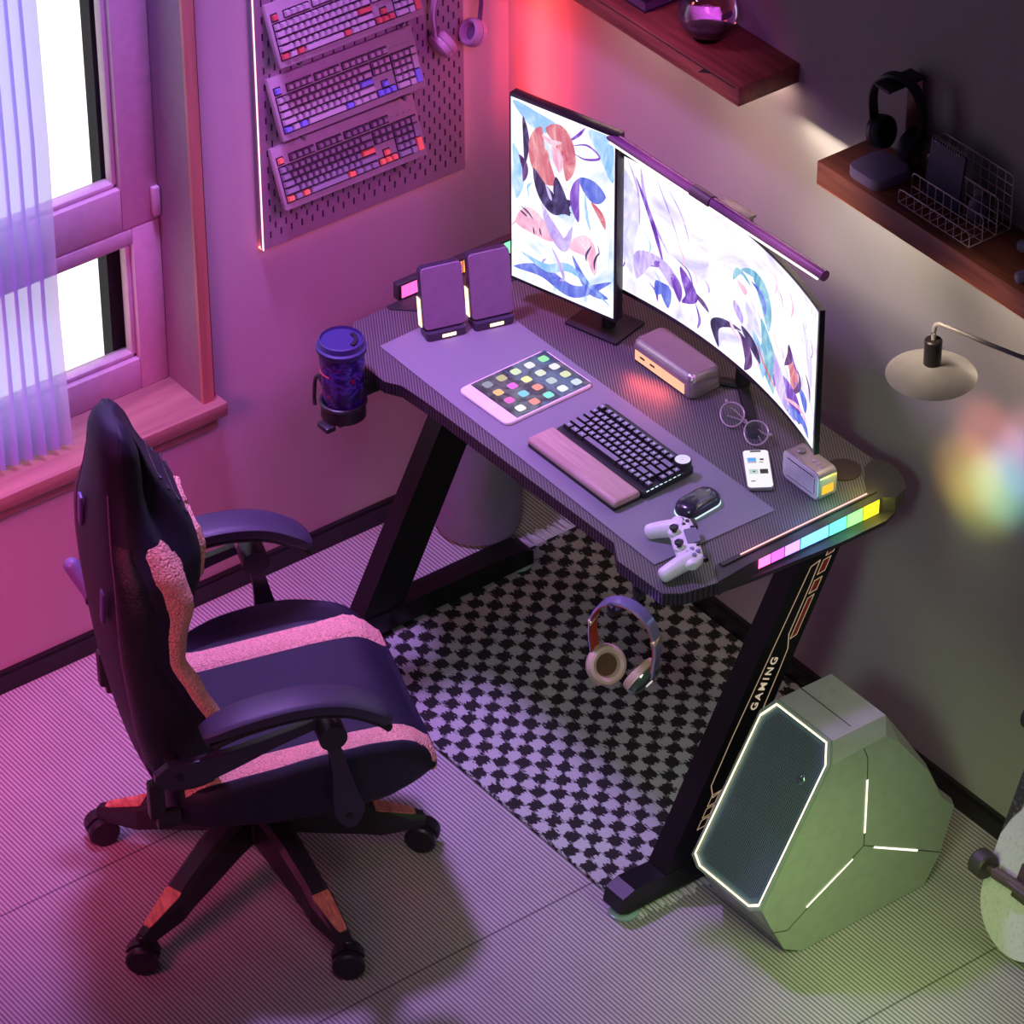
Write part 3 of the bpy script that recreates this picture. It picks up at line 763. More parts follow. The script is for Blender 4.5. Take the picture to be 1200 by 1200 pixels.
for x, w_, yy, h_, _ in K75:
    o = bpy.data.objects.new('key', keycap(w_, h_, u, DKEY, .0095, DKEYS)); C.objects.link(o); o.parent = t
    cy = y0-(yy+h_/2)*u; o.location = (x0+(x+w_/2)*u, cy, .0152+(cy+KD/2)*.05)
lgm = MB().use(emi('legend_white', (.85, .87, 1.), .75))
for x, w_, yy, h_, _ in K75:
    if w_ > 1.3: continue
    cx, cy = x0+(x+w_/2)*u, y0-(yy+h_/2)*u
    lgm.box((cx, cy+.001, .0249+(cy+KD/2)*.05), (.0032, .0030, .0003))
lgm.build('key_legends', parent=t)
kn = MB().lathe([(.0165, .017), (.0165, .033), (.0155, .0345)], Matrix.Translation((KW/2-.0155, KD/2-.017, .003)), 28).build('knob', BLACK, t)
MB().lathe([(.0145, .0376), (.001, .0378)], Matrix.Translation((KW/2-.0155, KD/2-.017, 0)), 28, cap=False).build('knob_top', mat('knob_silver', (.85, .88, .92), .25, .3, emit=(.8, .85, .95), es=.25), kn)
mb = MB()
for i in range(8): mb.bb(KW/2-.0017, KW/2-.0007, -KD/2+.008+i*.0105, -KD/2+.0145+i*.0105, .0142+i*.0005, .0162+i*.0005)
mb.build('edge_lights', emi('edge_white', (.85, .95, 1.), 1.2), t)
# wrist rest
t = on_desk('wrist_rest', 'brown wooden wrist rest in front of the compact keyboard', 'wrist rest', .931, -.5365, 0., ZM)
MB().bb(-.129, .129, -.0305, .0305, 0, .009, .002).build('base', mat('rest_rubber', (.16, .13, .14), .7), t)
MB().rings([[V((x*sx, y*sy, z)) for x, y in rr_poly(.262, .063, .006)] for sx, sy, z in ((.99, .97, .0085), (1, 1, .011), (1, 1, .0155), (.985, .93, .0195), (.955, .80, .0215))]).build('top', RESTW, t)
# mouse
t = on_desk('computer_mouse', 'slim dark computer mouse with a glowing base rim on the mat', 'mouse', 1.1415, -.437, math.radians(6), ZM)
P = rr_poly(.050, .094, .022, 8)
MB().rings([[V((x*s, y*s, z)) for x, y in P] for s, z in ((.98, 0), (1.02, .001), (1.02, .003), (.99, .0035))]).build('glow_rim', emi('rim_white', (.85, .95, 1.), 1.1), t)
ms = MB().rings([[V((x*sx, y*s, z+max(0, .02-abs(y)*.2)*.15*(z > .01))) for x, y in P] for sx, s, z in ((.97, .985, .0033), (1., 1., .007), (.99, .98, .012), (.90, .90, .018), (.70, .74, .022), (.4, .45, .0235), (.1, .12, .024))]).build('shell', mat('mouse_shell', (.20, .20, .24), .22, .2, coat=.4), t)
MB().box((0, .026, .0235), (.006, .012, .004), bev=.0015).build('scroll_wheel', GREY, t)
MB().box((0, .034, .020), (.0025, .006, .003), bev=.001).build('indicator', emi('dot_white', (1, 1, 1), 1.), t)
# phone
t = on_desk('smartphone', 'smartphone with a lit white home screen beside the radio speaker', 'phone', 1.1225, -.2785, math.radians(55.4), .7405)
pw, ph = .0505, .120
MB().rings([[V((x*s, y*s, z)) for x, y in rr_poly(pw, ph, .008)] for s, z in ((.97, 0), (1, .002), (1, .0065), (.98, .008))]).build('body', mat('phone_frame', (.62, .58, .62), .25, .6), t)
s_ = MB().prism(rr_poly(pw-.004, ph-.004, .007), .0078, .0084).build('screen', emi('phone_screen', (.97, .96, .98), 1.0), t)
mb = MB().use(emi('ph_blue', (.38, .66, .95), 1.)).bb(-.017, -.001, .022, .034, .0084, .0087)
mb.use(emi('ph_red', (.72, .35, .38), .9)).bb(-.017, -.001, .0185, .0205, .0084, .0087)
mb.use(emi('ph_dark', (.25, .22, .22), .8)).bb(.006, .013, .026, .031, .0084, .0087).bb(.003, .018, -.016, -.002, .0084, .0087).bb(.004, .012, .019, .0205, .0084, .0087).bb(-.010, -.006, -.011, -.007, .0084, .0088).bb(-.016, -.008, -.040, -.0375, .0084, .0087).bb(-.010, .010, .052, .0565, .0084, .0087)
mb.use(emi('ph_green', (.75, .85, .82), .95)).bb(-.017, .0, -.016, -.002, .0083, .00865)
mb.build('home_widgets', parent=s_)
# radio speaker
t = on_desk('radio_speaker', 'small silver retro speaker with a slatted white grille at right of desk', 'speaker', 1.211, -.230, math.radians(-1), .7405)
M_ = Matrix(((1, 0, 0, 0), (0, 0, -1, 0), (0, 1, 0, 0), (0, 0, 0, 1)))   # xy -> xz
P = rr_poly(.106, .062, .013, 6)
MB().prism([(x, y+.031) for x, y in P], -.020, .020, M_, sm=False).build('body', mat('speaker_silver', (.72, .68, .68), .28, .75), t)
MB().prism([(x, y+.031) for x, y in rr_poly(.100, .056, .011, 6)], .020, .0222, M_).build('front_panel', mat('speaker_white', (.80, .76, .80), .4), t)
mb = MB().use(mat('grille_dark', (.12, .10, .12), .6)).prism([(x, y+.031) for x, y in rr_poly(.082, .040, .006, 4)], .0222, .0226, M_)
mb.use(WHITE)
for i in range(8): mb.box((0, -.0232, .0152+i*.0046), (.080, .0012, .0024))
mb.build('grille', parent=t)
for i in range(3): MB().box((.012+i*.012, 0, .0625), (.007, .009, .0018), bev=.0006).build('button', KEYLT, t)
MB().lathe([(.0085, .061), (.0085, .066), (.007, .067)], Matrix.Translation((-.025, 0, 0)), 20).build('dial', GREY, t)
MB().box((.0535, -.001, .024), (.001, .026, .018)).build('side_glow', emi('side_yellow', (1., .72, .15), 1.2), t)
# glasses
t = on_desk('eyeglasses', 'pale round framed eyeglasses lying folded behind the phone', 'glasses', 1.005, -.218, math.radians(-2), .741)
ring = lambda cx: [(cx+.0295*math.cos(a)*(1+.05*math.sin(a)), .004, .025+.0225*math.sin(a)*(1+.08*math.cos(a))) for a in [2*PI*k/28 for k in range(28)]]
Mt_ = Matrix.Rotation(math.radians(-46), 4, 'X')
GF = mat('pale_frame', (.62, .56, .58), .3)
for s in (-1, 1):
    pts = [Mt_ @ V(q)+V((0, -.018, .0015)) for q in ring(s*.0365)]
    MB().tube(pts, .0018, 8, close=True).build('rim', GF, t)
    MB().face([V(q) for q in pts]).build('lens', mat('lens_glass', (.25, .26, .27), .02, alpha=.25), t)
    tp = [Mt_ @ V((s*.065, .002, .036))+V((0, -.018, .0015)), V((s*.064, .012, .018)), V((s*.045, .020, .010)), V((s*-.02, .014, .006)), V((s*-.052, .004, .004))]
    MB().tube(smoothpts(tp, 4), .0016, 6).build('temple', GF, t)
    MB().tube([Mt_ @ V((s*.063, .003, .038))+V((0, -.018, .0015)), Mt_ @ V((s*.071, .006, .040))+V((0, -.018, .0015))], .0026, 8).build('hinge', GF, t)
MB().tube(smoothpts([Mt_ @ V((-.009, .003, .028))+V((0, -.018, .0015)), Mt_ @ V((0, .003, .033))+V((0, -.018, .0015)), Mt_ @ V((.009, .003, .028))+V((0, -.018, .0015))], 4), .0014, 6).build('bridge', GF, t)
# chrome dock box
t = on_desk('charging_dock', 'chrome rounded charging box with two ports in front of wide monitor', 'charger', .782, -.195, math.radians(0), .7405)
P = rr_poly(.180, .078, .012, 6)
MB().rings([[V((x*s, y*s2, z)) for x, y in P] for s, s2, z in ((.96, .92, 0), (1, 1, .006), (1, 1, .030), (.995, .985, .038), (.975, .945, .0445), (.94, .87, .049), (.90, .78, .051))]).build('body', mat('dock_chrome', (.74, .70, .69), .24, .75), t)
MB().box((-.004, -.0394, .018), (.148, .0012, .022), bev=.0005).build('light_panel', emi('dock_glow', (1., .70, .56), 1.3), t)
for s in (0, 1): MB().box((-.055+s*.030, -.0402, .020), (.014, .0010, .004)).build('port', MATTE, t)
# two small panel speakers
for i, (cx, cy, lab, hh) in enumerate(((.403, -.466, 'slim tilted mauve desk speaker, the one nearer the cup', .132), (.430, -.372, 'slim tilted mauve desk speaker, the one nearer the monitor', .140))):
    t = on_desk('desk_speaker', lab, 'speaker', cx, cy, math.radians(76-1.5), ZM, 'pair of tilted desk speakers')
    # local x = along face, local -y = front (toward +x world)
    MB().rings([[V((x, y, z)) for x, y in rr_poly(.082, .044, .008)] for z in (0, .017)]).build('base', mat('speaker_base', (.24, .21, .28), .4), t)
    MB().box((.004, -.0227, .008), (.028, .0012, .0065)).build('indicator_bar', emi('bar_white', (1., .86, .72), 2.4), t)
    Mp = Matrix.Translation((0, .004, .016)) @ Matrix.Rotation(math.radians(-9), 4, 'X') @ Matrix(((1, 0, 0, 0), (0, 0, -1, 0), (0, 1, 0, 0), (0, 0, 0, 1)))
    MB().prism([(x, y+hh/2) for x, y in rr_poly(.086, hh, .010, 6)], -.004, .012, Mp).build('cabinet', mat('speaker_cab', (.20, .17, .24), .45), t)
    MB().prism([(x, y+hh/2+.001) for x, y in rr_poly(.084, hh-.003, .009, 6)], .012, .017, Mp).build('cloth_grille', mat('mauve_cloth', (.50, .42, .52), .85, bump=(900, .2)), t)
    mb = MB(); 
    for zq in (0,): mb.prism([(-.0450, .006), (-.0435, .006), (-.0435, .066), (-.0450, .066)], -.010, .006, Mp)
    mb.build('side_light', emi('side_warm', (1., .80, .66), 2.6), t)

# ================================================================== MONITORS
def ramp_screen(name, stops, sx, sy, strength=1.25):
    g = G(name)
    uv = g.tc.outputs['UV']
    v = g.mapping((sx, sy, 1), (0, 0, .5), uv)
    f = g.noise(2.2, 5, v, 1.8)
    c_ = g.ramp(f, stops)
    g.set(g.b.inputs['Emission Color'], c_); g.b.inputs['Emission Strength'].default_value = strength
    g.col((.01, .01, .01, 1), .25)
    return g.m
def artmat(name, c1, c2, es, sc_=26.):
    g = G(name); f = g.noise(sc_, 4, g.mapping((1, 1, .45)), 2.2)
    c_ = g.ramp(f, [(.30, c1), (.52, tuple((p+q)/2 for p, q in zip(c1, c2))), (.72, c2)])
    g.set(g.b.inputs['Emission Color'], c_); g.b.inputs['Emission Strength'].default_value = es
    g.col((.01, .01, .01, 1), .3); return g.m
art = {
 'coral': artmat('art_coral', (.78, .32, .42), (1, .74, .74), 1.), 'navy': artmat('art_navy', (.10, .08, .20), (.46, .42, .66), .95), 'violet': artmat('art_violet', (.38, .16, .66), (.72, .58, .96), 1.),
 'blue': artmat('art_blue', (.28, .34, .84), (.66, .74, 1), 1.), 'sky': artmat('art_sky', (.50, .74, .98), (.86, .95, 1), 1.05), 'lilac': artmat('art_lilac', (.68, .56, .92), (.95, .90, 1), 1.05),
 'teal': artmat('art_teal', (.28, .60, .76), (.76, .93, .97), 1.), 'pink': artmat('art_pink', (.92, .62, .76), (1, .92, .95), 1.1), 'plum': artmat('art_plum', (.26, .15, .36), (.62, .46, .72), .9), 'pale': artmat('art_pale', (.78, .75, 1), (.97, .96, 1), 1.1)}
def ribbon(mb, F, pts, w, m, lvl):
    """flowing tapered ribbon on a screen; F maps (u,v,offset)->point; w max width in v units"""
    mb.use(art[m]); P = smoothpts([(a, b, 0) for a, b in pts], 7); n = len(P); top = []; bot = []
    for i, p in enumerate(P):
        tt = (P[min(i+1, n-1)]-P[max(i-1, 0)]).normalized(); nn = V((-tt.y, tt.x, 0))
        ww = w/2*math.sin(PI*(i+.35)/(n-.3))
        top.append((p+nn*ww)); bot.append((p-nn*ww))
    for i in range(n-1):
        q = [top[i], top[i+1], bot[i+1], bot[i]]
        q = [(min(.995, max(.005, a.x)), min(.995, max(.005, a.y))) for a in q]
        try: mb.face([F(a, b, lvl) for a, b in q])
        except ValueError: pass
# --- portrait
pA, pB = V((.397, -.300, .8)), V((.645, -.235, .8))
dx = (pB-pA); PWd = dx.length; dx.normalize(); nrm = V((dx.y, -dx.x, 0))
PHt = .418
t = thing('portrait_monitor', 'narrow black monitor standing upright on the left of the desk', 'monitor', ((pA.x+pB.x)/2, (pA.y+pB.y)/2, .74))
t.rotation_euler = (0, 0, math.atan2(dx.y, dx.x))
zb = .058
MB().bb(-PWd/2, PWd/2, 0, .022, zb, zb+PHt, .002).build('bezel', BEZEL, t)
MB().bb(-PWd/2+.02, PWd/2-.10, .022, .042, zb+.08, zb+PHt-.08, .006).build('back_housing', BEZEL, t)
SW0, SW1, SH0, SH1 = -PWd/2+.005, PWd/2-.006, zb+.008, zb+PHt-.006
def FP(u, v, o=0): return V((SW0+(SW1-SW0)*u, -.0006-o*.0002, SH0+(SH1-SH0)*v))
s_ = MB().face([FP(0, 0), FP(1, 0), FP(1, 1), FP(0, 1)]).build('screen', ramp_screen('portrait_art', [(.30, (.46, .70, .98)), (.39, (.88, .92, 1)), (.46, (1, 1, 1)), (.60, (1, .98, 1)), (.70, (.82, .74, .98))], .8, .8, 1.15), t, fix=False)
def uvs(o):
    me = o.data; l = me.uv_layers.new(name='UVMap')
    return l
l = uvs(s_)
for i, q in enumerate(((0, 0), (1, 0), (1, 1), (0, 1))): l.data[i].uv = q
A = MB()
for args in (
 ([(.02, .98), (.25, .92), (.5, .93)], .10, 'sky', 1), ([(.02, .75), (.08, .6), (.05, .45)], .10, 'sky', 1), ([(.75, .98), (.93, .9), (.98, .75)], .16, 'sky', 1),
 ([(.04, .32), (.20, .36), (.42, .30)], .14, 'pink', 2), ([(.55, .30), (.75, .34), (.82, .20)], .12, 'pink', 2),
 ([(.02, .06), (.30, .10), (.62, .06), (.98, .20)], .08, 'blue', 2), ([(.1, .16), (.35, .13), (.6, .18), (.98, .06)], .05, 'sky', 3), ([(.60, .26), (.75, .12), (.95, .10)], .06, 'blue', 3),
 ([(.30, .90), (.26, .78), (.32, .68), (.44, .62)], .20, 'coral', 4), ([(.34, .90), (.48, .88), (.56, .78), (.54, .66)], .17, 'coral', 5), ([(.40, .82), (.46, .76), (.47, .69)], .10, 'pink', 6), ([(.30, .86), (.40, .84), (.50, .86)], .03, 'pink', 7),
 ([(.12, .92), (.15, .80), (.14, .66)], .06, 'navy', 4), ([(.08, .70), (.14, .64), (.12, .56)], .06, 'plum', 5),
 ([(.22, .66), (.30, .56), (.44, .50), (.60, .56)], .12, 'navy', 6), ([(.44, .66), (.48, .56), (.58, .48)], .11, 'navy', 7), ([(.34, .60), (.38, .55), (.40, .52)], .03, 'lilac', 8),
 ([(.66, .70), (.80, .66), (.92, .66)], .12, 'blue', 5), ([(.66, .70), (.62, .58), (.66, .46)], .09, 'violet', 6), ([(.78, .60), (.88, .54), (.92, .48)], .05, 'coral', 5), ([(.72, .64), (.74, .52), (.78, .44)], .03, 'sky', 7),
 ([(.30, .48), (.38, .38), (.52, .30), (.60, .42)], .09, 'lilac', 4), ([(.36, .48), (.46, .47), (.60, .50)], .02, 'navy', 8),
 ([(.56, .88), (.66, .94), (.72, .99)], .02, 'violet', 4), ([(.58, .86), (.74, .90), (.86, .86), (.72, .82), (.60, .83)], .015, 'violet', 5),
 ([(.10, .42), (.17, .40), (.22, .37)], .012, 'navy', 8), ([(.09, .395), (.16, .375)], .012, 'navy', 8), ([(.22, .33), (.23, .29)], .014, 'navy', 8), ([(.28, .34), (.30, .30)], .014, 'navy', 8),
 ([(.79, .36), (.74, .30), (.74, .26)], .018, 'navy', 8), ([(.86, .34), (.82, .28), (.82, .23)], .018, 'navy', 8), ([(.40, .26), (.46, .20), (.52, .12), (.48, .09)], .03, 'lilac', 8)):
    ribbon(A, FP, *args)
for k in range(9):
    u0, v0 = random.uniform(.05, .95), random.uniform(.04, .96); aa = random.uniform(0, 6.28); ll = random.uniform(.05, .13)
    ribbon(A, FP, [(u0, v0), (u0+ll*math.cos(aa), v0+ll*.6*math.sin(aa)), (u0+2*ll*math.cos(aa+.5), v0+1.2*ll*math.sin(aa+.5))], random.uniform(.006, .022), random.choice(['sky', 'pale', 'lilac', 'pale', 'pink', 'violet']), .5)
A.build('screen_artwork', parent=s_, fix=False)
MB().cyl((.075, .050, .004), (.075, .050, .20), .014).build('stand_pole', MATTE, t)
MB().bb(.0, .125, .005, .10, 0.001, .006, .002).build('stand_base', MATTE, t)
# --- curved
cA, cB = V((.600, -.209, .8)), V((1.252, -.258, .8))
chord = (cB-cA).length; Rr = 1.25
ang = math.asin(chord/2/Rr); cmid = (cA+cB)/2; d_ = (cB-cA).normalized(); n_ = V((d_.y, -d_.x, 0))   # toward viewer
WH = .314
t = thing('curved_monitor', 'wide curved black monitor on the desk beside the upright one', 'monitor', (cmid.x, cmid.y, .74), math.atan2(d_.y, d_.x))
zc = .104
def arc(u, off=0.):       # u 0..1 ; local coords x along chord, -y toward viewer ; ends closer to viewer
    a = -ang+2*ang*u; r = Rr+off
    return (r*math.sin(a), r*math.cos(a)-Rr*math.cos(ang))
NS = 24
mb = MB()
R = []
for i in range(NS+1):
    u_ = i/NS; x1, y1 = arc(u_); x2, y2 = arc(u_, .010)
    R.append([V((x1, y1, zc)), V((x1, y1, zc+WH)), V((x2, y2, zc+WH)), V((x2, y2, zc))])
mb.rings(R, sm=False); mb.build('bezel', BEZEL, t)
def FC(u, v, o=0):
    uu = .007+.984*u; x1, y1 = arc(uu, -.0008-o*.0002); return V((x1, y1, zc+.010+(WH-.016)*v))
mb = MB(); uvl = []
for i in range(NS):
    a, b = i/NS, (i+1)/NS
    mb.face([FC(a, 0), FC(b, 0), FC(b, 1), FC(a, 1)], True); uvl += [(a, 0), (b, 0), (b, 1), (a, 1)]
s_ = mb.build('screen', ramp_screen('wide_art', [(.30, (.66, .64, .98)), (.39, (.90, .88, 1)), (.46, (1, 1, 1)), (.58, (1, .99, 1)), (.70, (.84, .76, .98))], 1.3, .8, 1.15), t, fix=False)
l = uvs(s_)
for i, q in enumerate(uvl): l.data[i].uv = q
A = MB()
for args in (
 ([(.02, .95), (.06, .7), (.04, .4), (.07, .15)], .09, 'pale', 1), ([(.10, .98), (.13, .70), (.22, .45)], .018, 'lilac', 2), ([(.08, .9), (.15, .62), (.20, .35)], .02, 'violet', 3), ([(.16, .97), (.22, .76), (.27, .55)], .008, 'lilac', 3), ([(.20, .96), (.27, .8), (.31, .62)], .008, 'lilac', 3), ([(.05, .99), (.09, .8), (.10, .55)], .01, 'lilac', 3),
 ([(.09, .14), (.12, .32), (.20, .34), (.24, .22)], .09, 'lilac', 3), ([(.13, .28), (.19, .34), (.25, .27), (.27, .15)], .06, 'violet', 3), ([(.17, .10), (.20, .20), (.22, .05)], .06, 'blue', 4), ([(.27, .42), (.30, .34), (.32, .24), (.28, .16)], .06, 'violet', 4), ([(.30, .30), (.36, .27), (.40, .22)], .035, 'plum', 4), ([(.34, .22), (.36, .12), (.35, .04)], .012, 'violet', 4),
 ([(.51, .60), (.54, .70), (.60, .66)], .03, 'teal', 4), ([(.55, .72), (.63, .76), (.68, .62), (.70, .45)], .075, 'teal', 4), ([(.60, .70), (.66, .66), (.68, .55)], .03, 'blue', 5), ([(.53, .62), (.56, .60), (.57, .56)], .04, 'pink', 6),
 ([(.52, .46), (.54, .40), (.56, .33)], .045, 'lilac', 5), ([(.58, .52), (.62, .42), (.66, .35)], .06, 'pale', 5),
 ([(.56, .28), (.48, .24), (.43, .16), (.45, .02)], .048, 'navy', 6), ([(.54, .26), (.58, .22), (.60, .10), (.58, .01)], .045, 'plum', 6), ([(.56, .32), (.61, .26), (.66, .16)], .06, 'navy', 7), ([(.50, .30), (.52, .24), (.55, .20)], .02, 'pink', 8),
 ([(.66, .50), (.70, .34), (.70, .18), (.74, .04)], .08, 'teal', 5), ([(.62, .36), (.66, .24), (.68, .08)], .05, 'sky', 6), ([(.70, .40), (.76, .24), (.80, .08), (.88, .02)], .07, 'lilac', 5), ([(.64, .30), (.68, .20), (.73, .12), (.76, .09)], .018, 'coral', 8),
 ([(.72, .10), (.80, .20), (.86, .14), (.90, .04)], .12, 'violet', 4), ([(.76, .12), (.84, .06), (.92, .10), (.97, .03)], .07, 'blue', 5), ([(.82, .52), (.83, .44), (.80, .34)], .035, 'plum', 5), ([(.83, .50), (.86, .42), (.90, .38)], .016, 'violet', 6), ([(.80, .36), (.84, .40), (.86, .30), (.84, .22)], .06, 'coral', 3), ([(.88, .42), (.90, .34), (.87, .24), (.84, .22)], .022, 'plum', 6),
 ([(.86, .30), (.92, .28), (.94, .18)], .05, 'blue', 5), ([(.93, .46), (.96, .40), (.97, .30)], .014, 'plum', 5), ([(.90, .80), (.95, .6), (.97, .4)], .04, 'pale', 2), ([(.80, .10), (.90, .16), (.97, .12)], .03, 'pink', 7)):
    ribbon(A, FC, *args)
for k in range(26):
    u0, v0 = random.choice([random.uniform(.02, .98), random.uniform(.6, .98)]), random.uniform(.02, .98)**1.4; aa = random.uniform(1.2, 2.2); ll = random.uniform(.03, .10)
    ribbon(A, FC, [(u0, v0), (u0+ll*.5*math.cos(aa), v0+ll*math.sin(aa)), (u0+ll*math.cos(aa+.4), v0+2*ll*math.sin(aa+.4))], random.uniform(.003, .012), random.choice(['pale', 'lilac', 'pale', 'lilac', 'violet', 'pink', 'sky']), .5)
A.build('screen_artwork', parent=s_, fix=False)
MB().box((0, .085, zc+.15), (.22, .030, .14), bev=.012).build('back_housing', BEZEL, t)
MB().cyl((-.04, .105, .006), (-.04, .105, .20), .014).build('stand_neck', MATTE, t)
MB().tube([(-.04, .105, .006), (-.13, .03, .006)], 1, 8, flat=(.022, .010)).tube([(-.04, .105, .006), (.11, .028, .006)], 1, 8, flat=(.022, .010)).build('stand_feet', MATTE, t)
x1, y1 = arc(.575); MB().box((x1, y1+.010, zc-.004), (.050, .014, .012), bev=.003).build('control_button', BEZEL, t)
# light bar
t = thing('monitor_light_bar', 'slim purple cylindrical light bar clamped on top of the curved monitor', 'lamp', (.925, -.225, 1.18))
b0, b1 = V((.6182, -.232, 1.2035)), V((1.2320, -.232, 1.2115))
off = V((.925, -.225, 1.18))
bar = mat('bar_purple', (.40, .22, .42), .25, .35)
MB().cyl(b0-off, b1-off, .0105, n=24).build('bar', bar, t)
bm_ = b0.lerp(b1, .40); bn = b0.lerp(b1, .49)
MB().cyl(bm_-off, bn-off, .0125, n=24).build('centre_sleeve', mat('sleeve', (.22, .13, .23), .4), t)
dl = V((0, -.0085, -.0072))
MB().cyl(b0-off+dl+V((.01, 0, 0)), b1-off+dl-V((.01, 0, 0)), .0028, n=10).build('light_strip', emi('bar_light', (1., .95, .95), 1.6), t)
MB().box((.024, .026, .014), (.075, .030, .008), bev=.002).box((.024, .042, -.02), (.05, .006, .06), bev=.002).build('clamp', mat('clamp_grey', (.45, .41, .40), .4, .3), t)

# ================================================================== CHAIR
HX, HY = .776, -1.191
ch = thing('gaming_chair', 'black gaming chair with coral boucle stripes standing on the carpet', 'chair', (HX, HY, 0), math.radians(-20))
# local: x = lateral (right), y = forward
def lerp_tab(T, z):
    for (z0, *a), (z1, *b) in zip(T, T[1:]):
        if z <= z1:
            k = max(0, (z-z0)/(z1-z0)); k = k*k*(3-2*k)*.5+k*.5
            return [p+(q-p)*k for p, q in zip(a, b)]
    return list(T[-1][1:])
#      z     w     rear   centre  wing
TB = [(.375, .150, -.205, -.150, -.145), (.40, .190, -.225, -.120, -.105), (.46, .206, -.245, -.135, -.095), (.56, .216, -.262, -.160, -.098), (.64, .216, -.270, -.160, -.130), (.71, .211, -.276, -.132, -.160),
      (.76, .210, -.278, -.128, -.154), (.82, .205, -.277, -.104, -.136), (.87, .188, -.275, -.096, -.146), (.92, .152, -.272, -.104, -.168), (.96, .128, -.268, -.124, -.182), (1.00, .108, -.264, -.150, -.186), (1.04, .096, -.262, -.172, -.184), (1.08, .088, -.258, -.186, -.186), (1.105, .072, -.248, -.20, -.194), (1.118, .045, -.238, -.212, -.208)]
def ringB(z):
    w_, rb, cf, wf = lerp_tab(TB, z)
    bw = min(.075, w_*.36)       # bolster width
    half = [(0, rb), (w_*.45, rb+.002), (w_*.80, rb+.012), (w_*.95, rb+.030), (w_, rb+(wf-rb)*.45), (w_*.995, rb+(wf-rb)*.75), (w_-.008, wf-.010), (w_-.022, wf), (w_-.042, wf-.006), (w_-bw+.008, cf+(wf-cf)*.35), (w_-bw-.008, cf+.004), (w_*.35, cf), (0, cf)]
    return half
zs = [.375, .385, .40, .43, .46, .50, .54, .58, .61, .64, .675, .71, .735, .76, .79, .82, .845, .87, .895, .92, .94, .96, .98, 1.0, 1.02, 1.04, 1.06, 1.08, 1.095, 1.108, 1.118]
R = []
for z in zs:
    h = ringB(z); R.append([V((x, y, z)) for x, y in h]+[V((-x, y, z)) for x, y in reversed(h[1:-1])])
bo = MB().rings(R).build('backrest', LEATH, ch)
md = bo.modifiers.new('s', 'SUBSURF'); md.levels = 1; md.render_levels = 2
def patchB(z0, z1, ta, tb, off, m, nm, side):
    """strip on the backrest surface between ring parameters ta(k) and tb(k), k = 0 bottom .. 1 top"""
    mb = MB(); rows = []; nz = 30; nt_ = 9
    for k in range(nz+1):
        kk = k/nz; z = z0+(z1-z0)*kk; h = smoothpts([(x, y, 0) for x, y in ringB(z)], 8)
        A_, B_ = ta(kk), tb(kk); row = []
        def at(t):
            i = max(0, min(len(h)-1.001, t*8)); j = int(i); return h[j].lerp(h[j+1], i-j)
        for j in range(nt_):
            t = A_+(B_-A_)*j/(nt_-1); p = at(t); d = at(t+.15)-at(t-.15); d.normalize(); nn = V((d.y, -d.x, 0))
            e = off*(1 if 0 < j < nt_-1 else -.7) if 0 < k < nz else -.9*off
            q = p+nn*e; row.append(V((side*q.x, q.y, z)))
        rows.append(row)
    mb.rings(rows, cap=False, closed=False)
    return mb.build(nm, m, ch, sharp=0)
for s in (1, -1):
    patchB(.50, .93, lambda k: 5.7-1.4*k, lambda k: 8.6, .0065, PINK, 'side_trim', s)
    patchB(.46, .93, lambda k: 1.9, lambda k: 5.6-1.7*k, .003, LEATH2, 'side_panel', s)
    # piping seam
    P = [(s*(ringB(z)[2][0]-.002), ringB(z)[2][1]+.001, z) for z in [.41+.026*k for k in range(24)]]
    MB().tube(P, .0022, 6).build('piping', mat('mauve_piping', (.42, .28, .45), .5), ch)
    # harness cut-out trim on the rear
mb = MB()
for zz in (1, -1): patchB(.810, .905, lambda k: 10.3, lambda k: 12., .009, PINK, 'lumbar_panel', zz)
for k in range(4):
    z = .940+k*.022; h = ringB(z)
    mb.tube([(x, y-.0018, z) for x, y in h[10:13]]+[(-x, y-.0018, z) for x, y in reversed(h[10:12])], .0022, 6)
mb.build('quilt_seams', LEATH2, ch)
# rear centre panel + pull tabs
tabm = mat('violet_tab', (.34, .27, .52), .4)
MB().box((.120, -.281, .80), (.018, .007, .080), rot=Matrix.Rotation(.25, 3, 'Y'), bev=.002).build('pull_tab', tabm, ch)
MB().box((-.04, -.278, .90), (.018, .007, .075), rot=Matrix.Rotation(.25, 3, 'Y'), bev=.002).build('pull_tab', tabm, ch)
MB().cyl((-.235, -.235, .56), (-.262, -.262, .61), .016).sphere((-.262, -.262, .61), .016, 2).build('recline_knob', mat('lilac_knob', (.38, .34, .52), .5), ch)
# hinge brackets
for s in (1, -1):
    MB().box((s*.20, -.225, .41), (.026, .030, .08), bev=.006).build('back_hinge', BLACK, ch)
    MB().box((s*.205, -.205, .365), (.018, .045, .04), bev=.006).build('back_hinge', BLACK, ch)
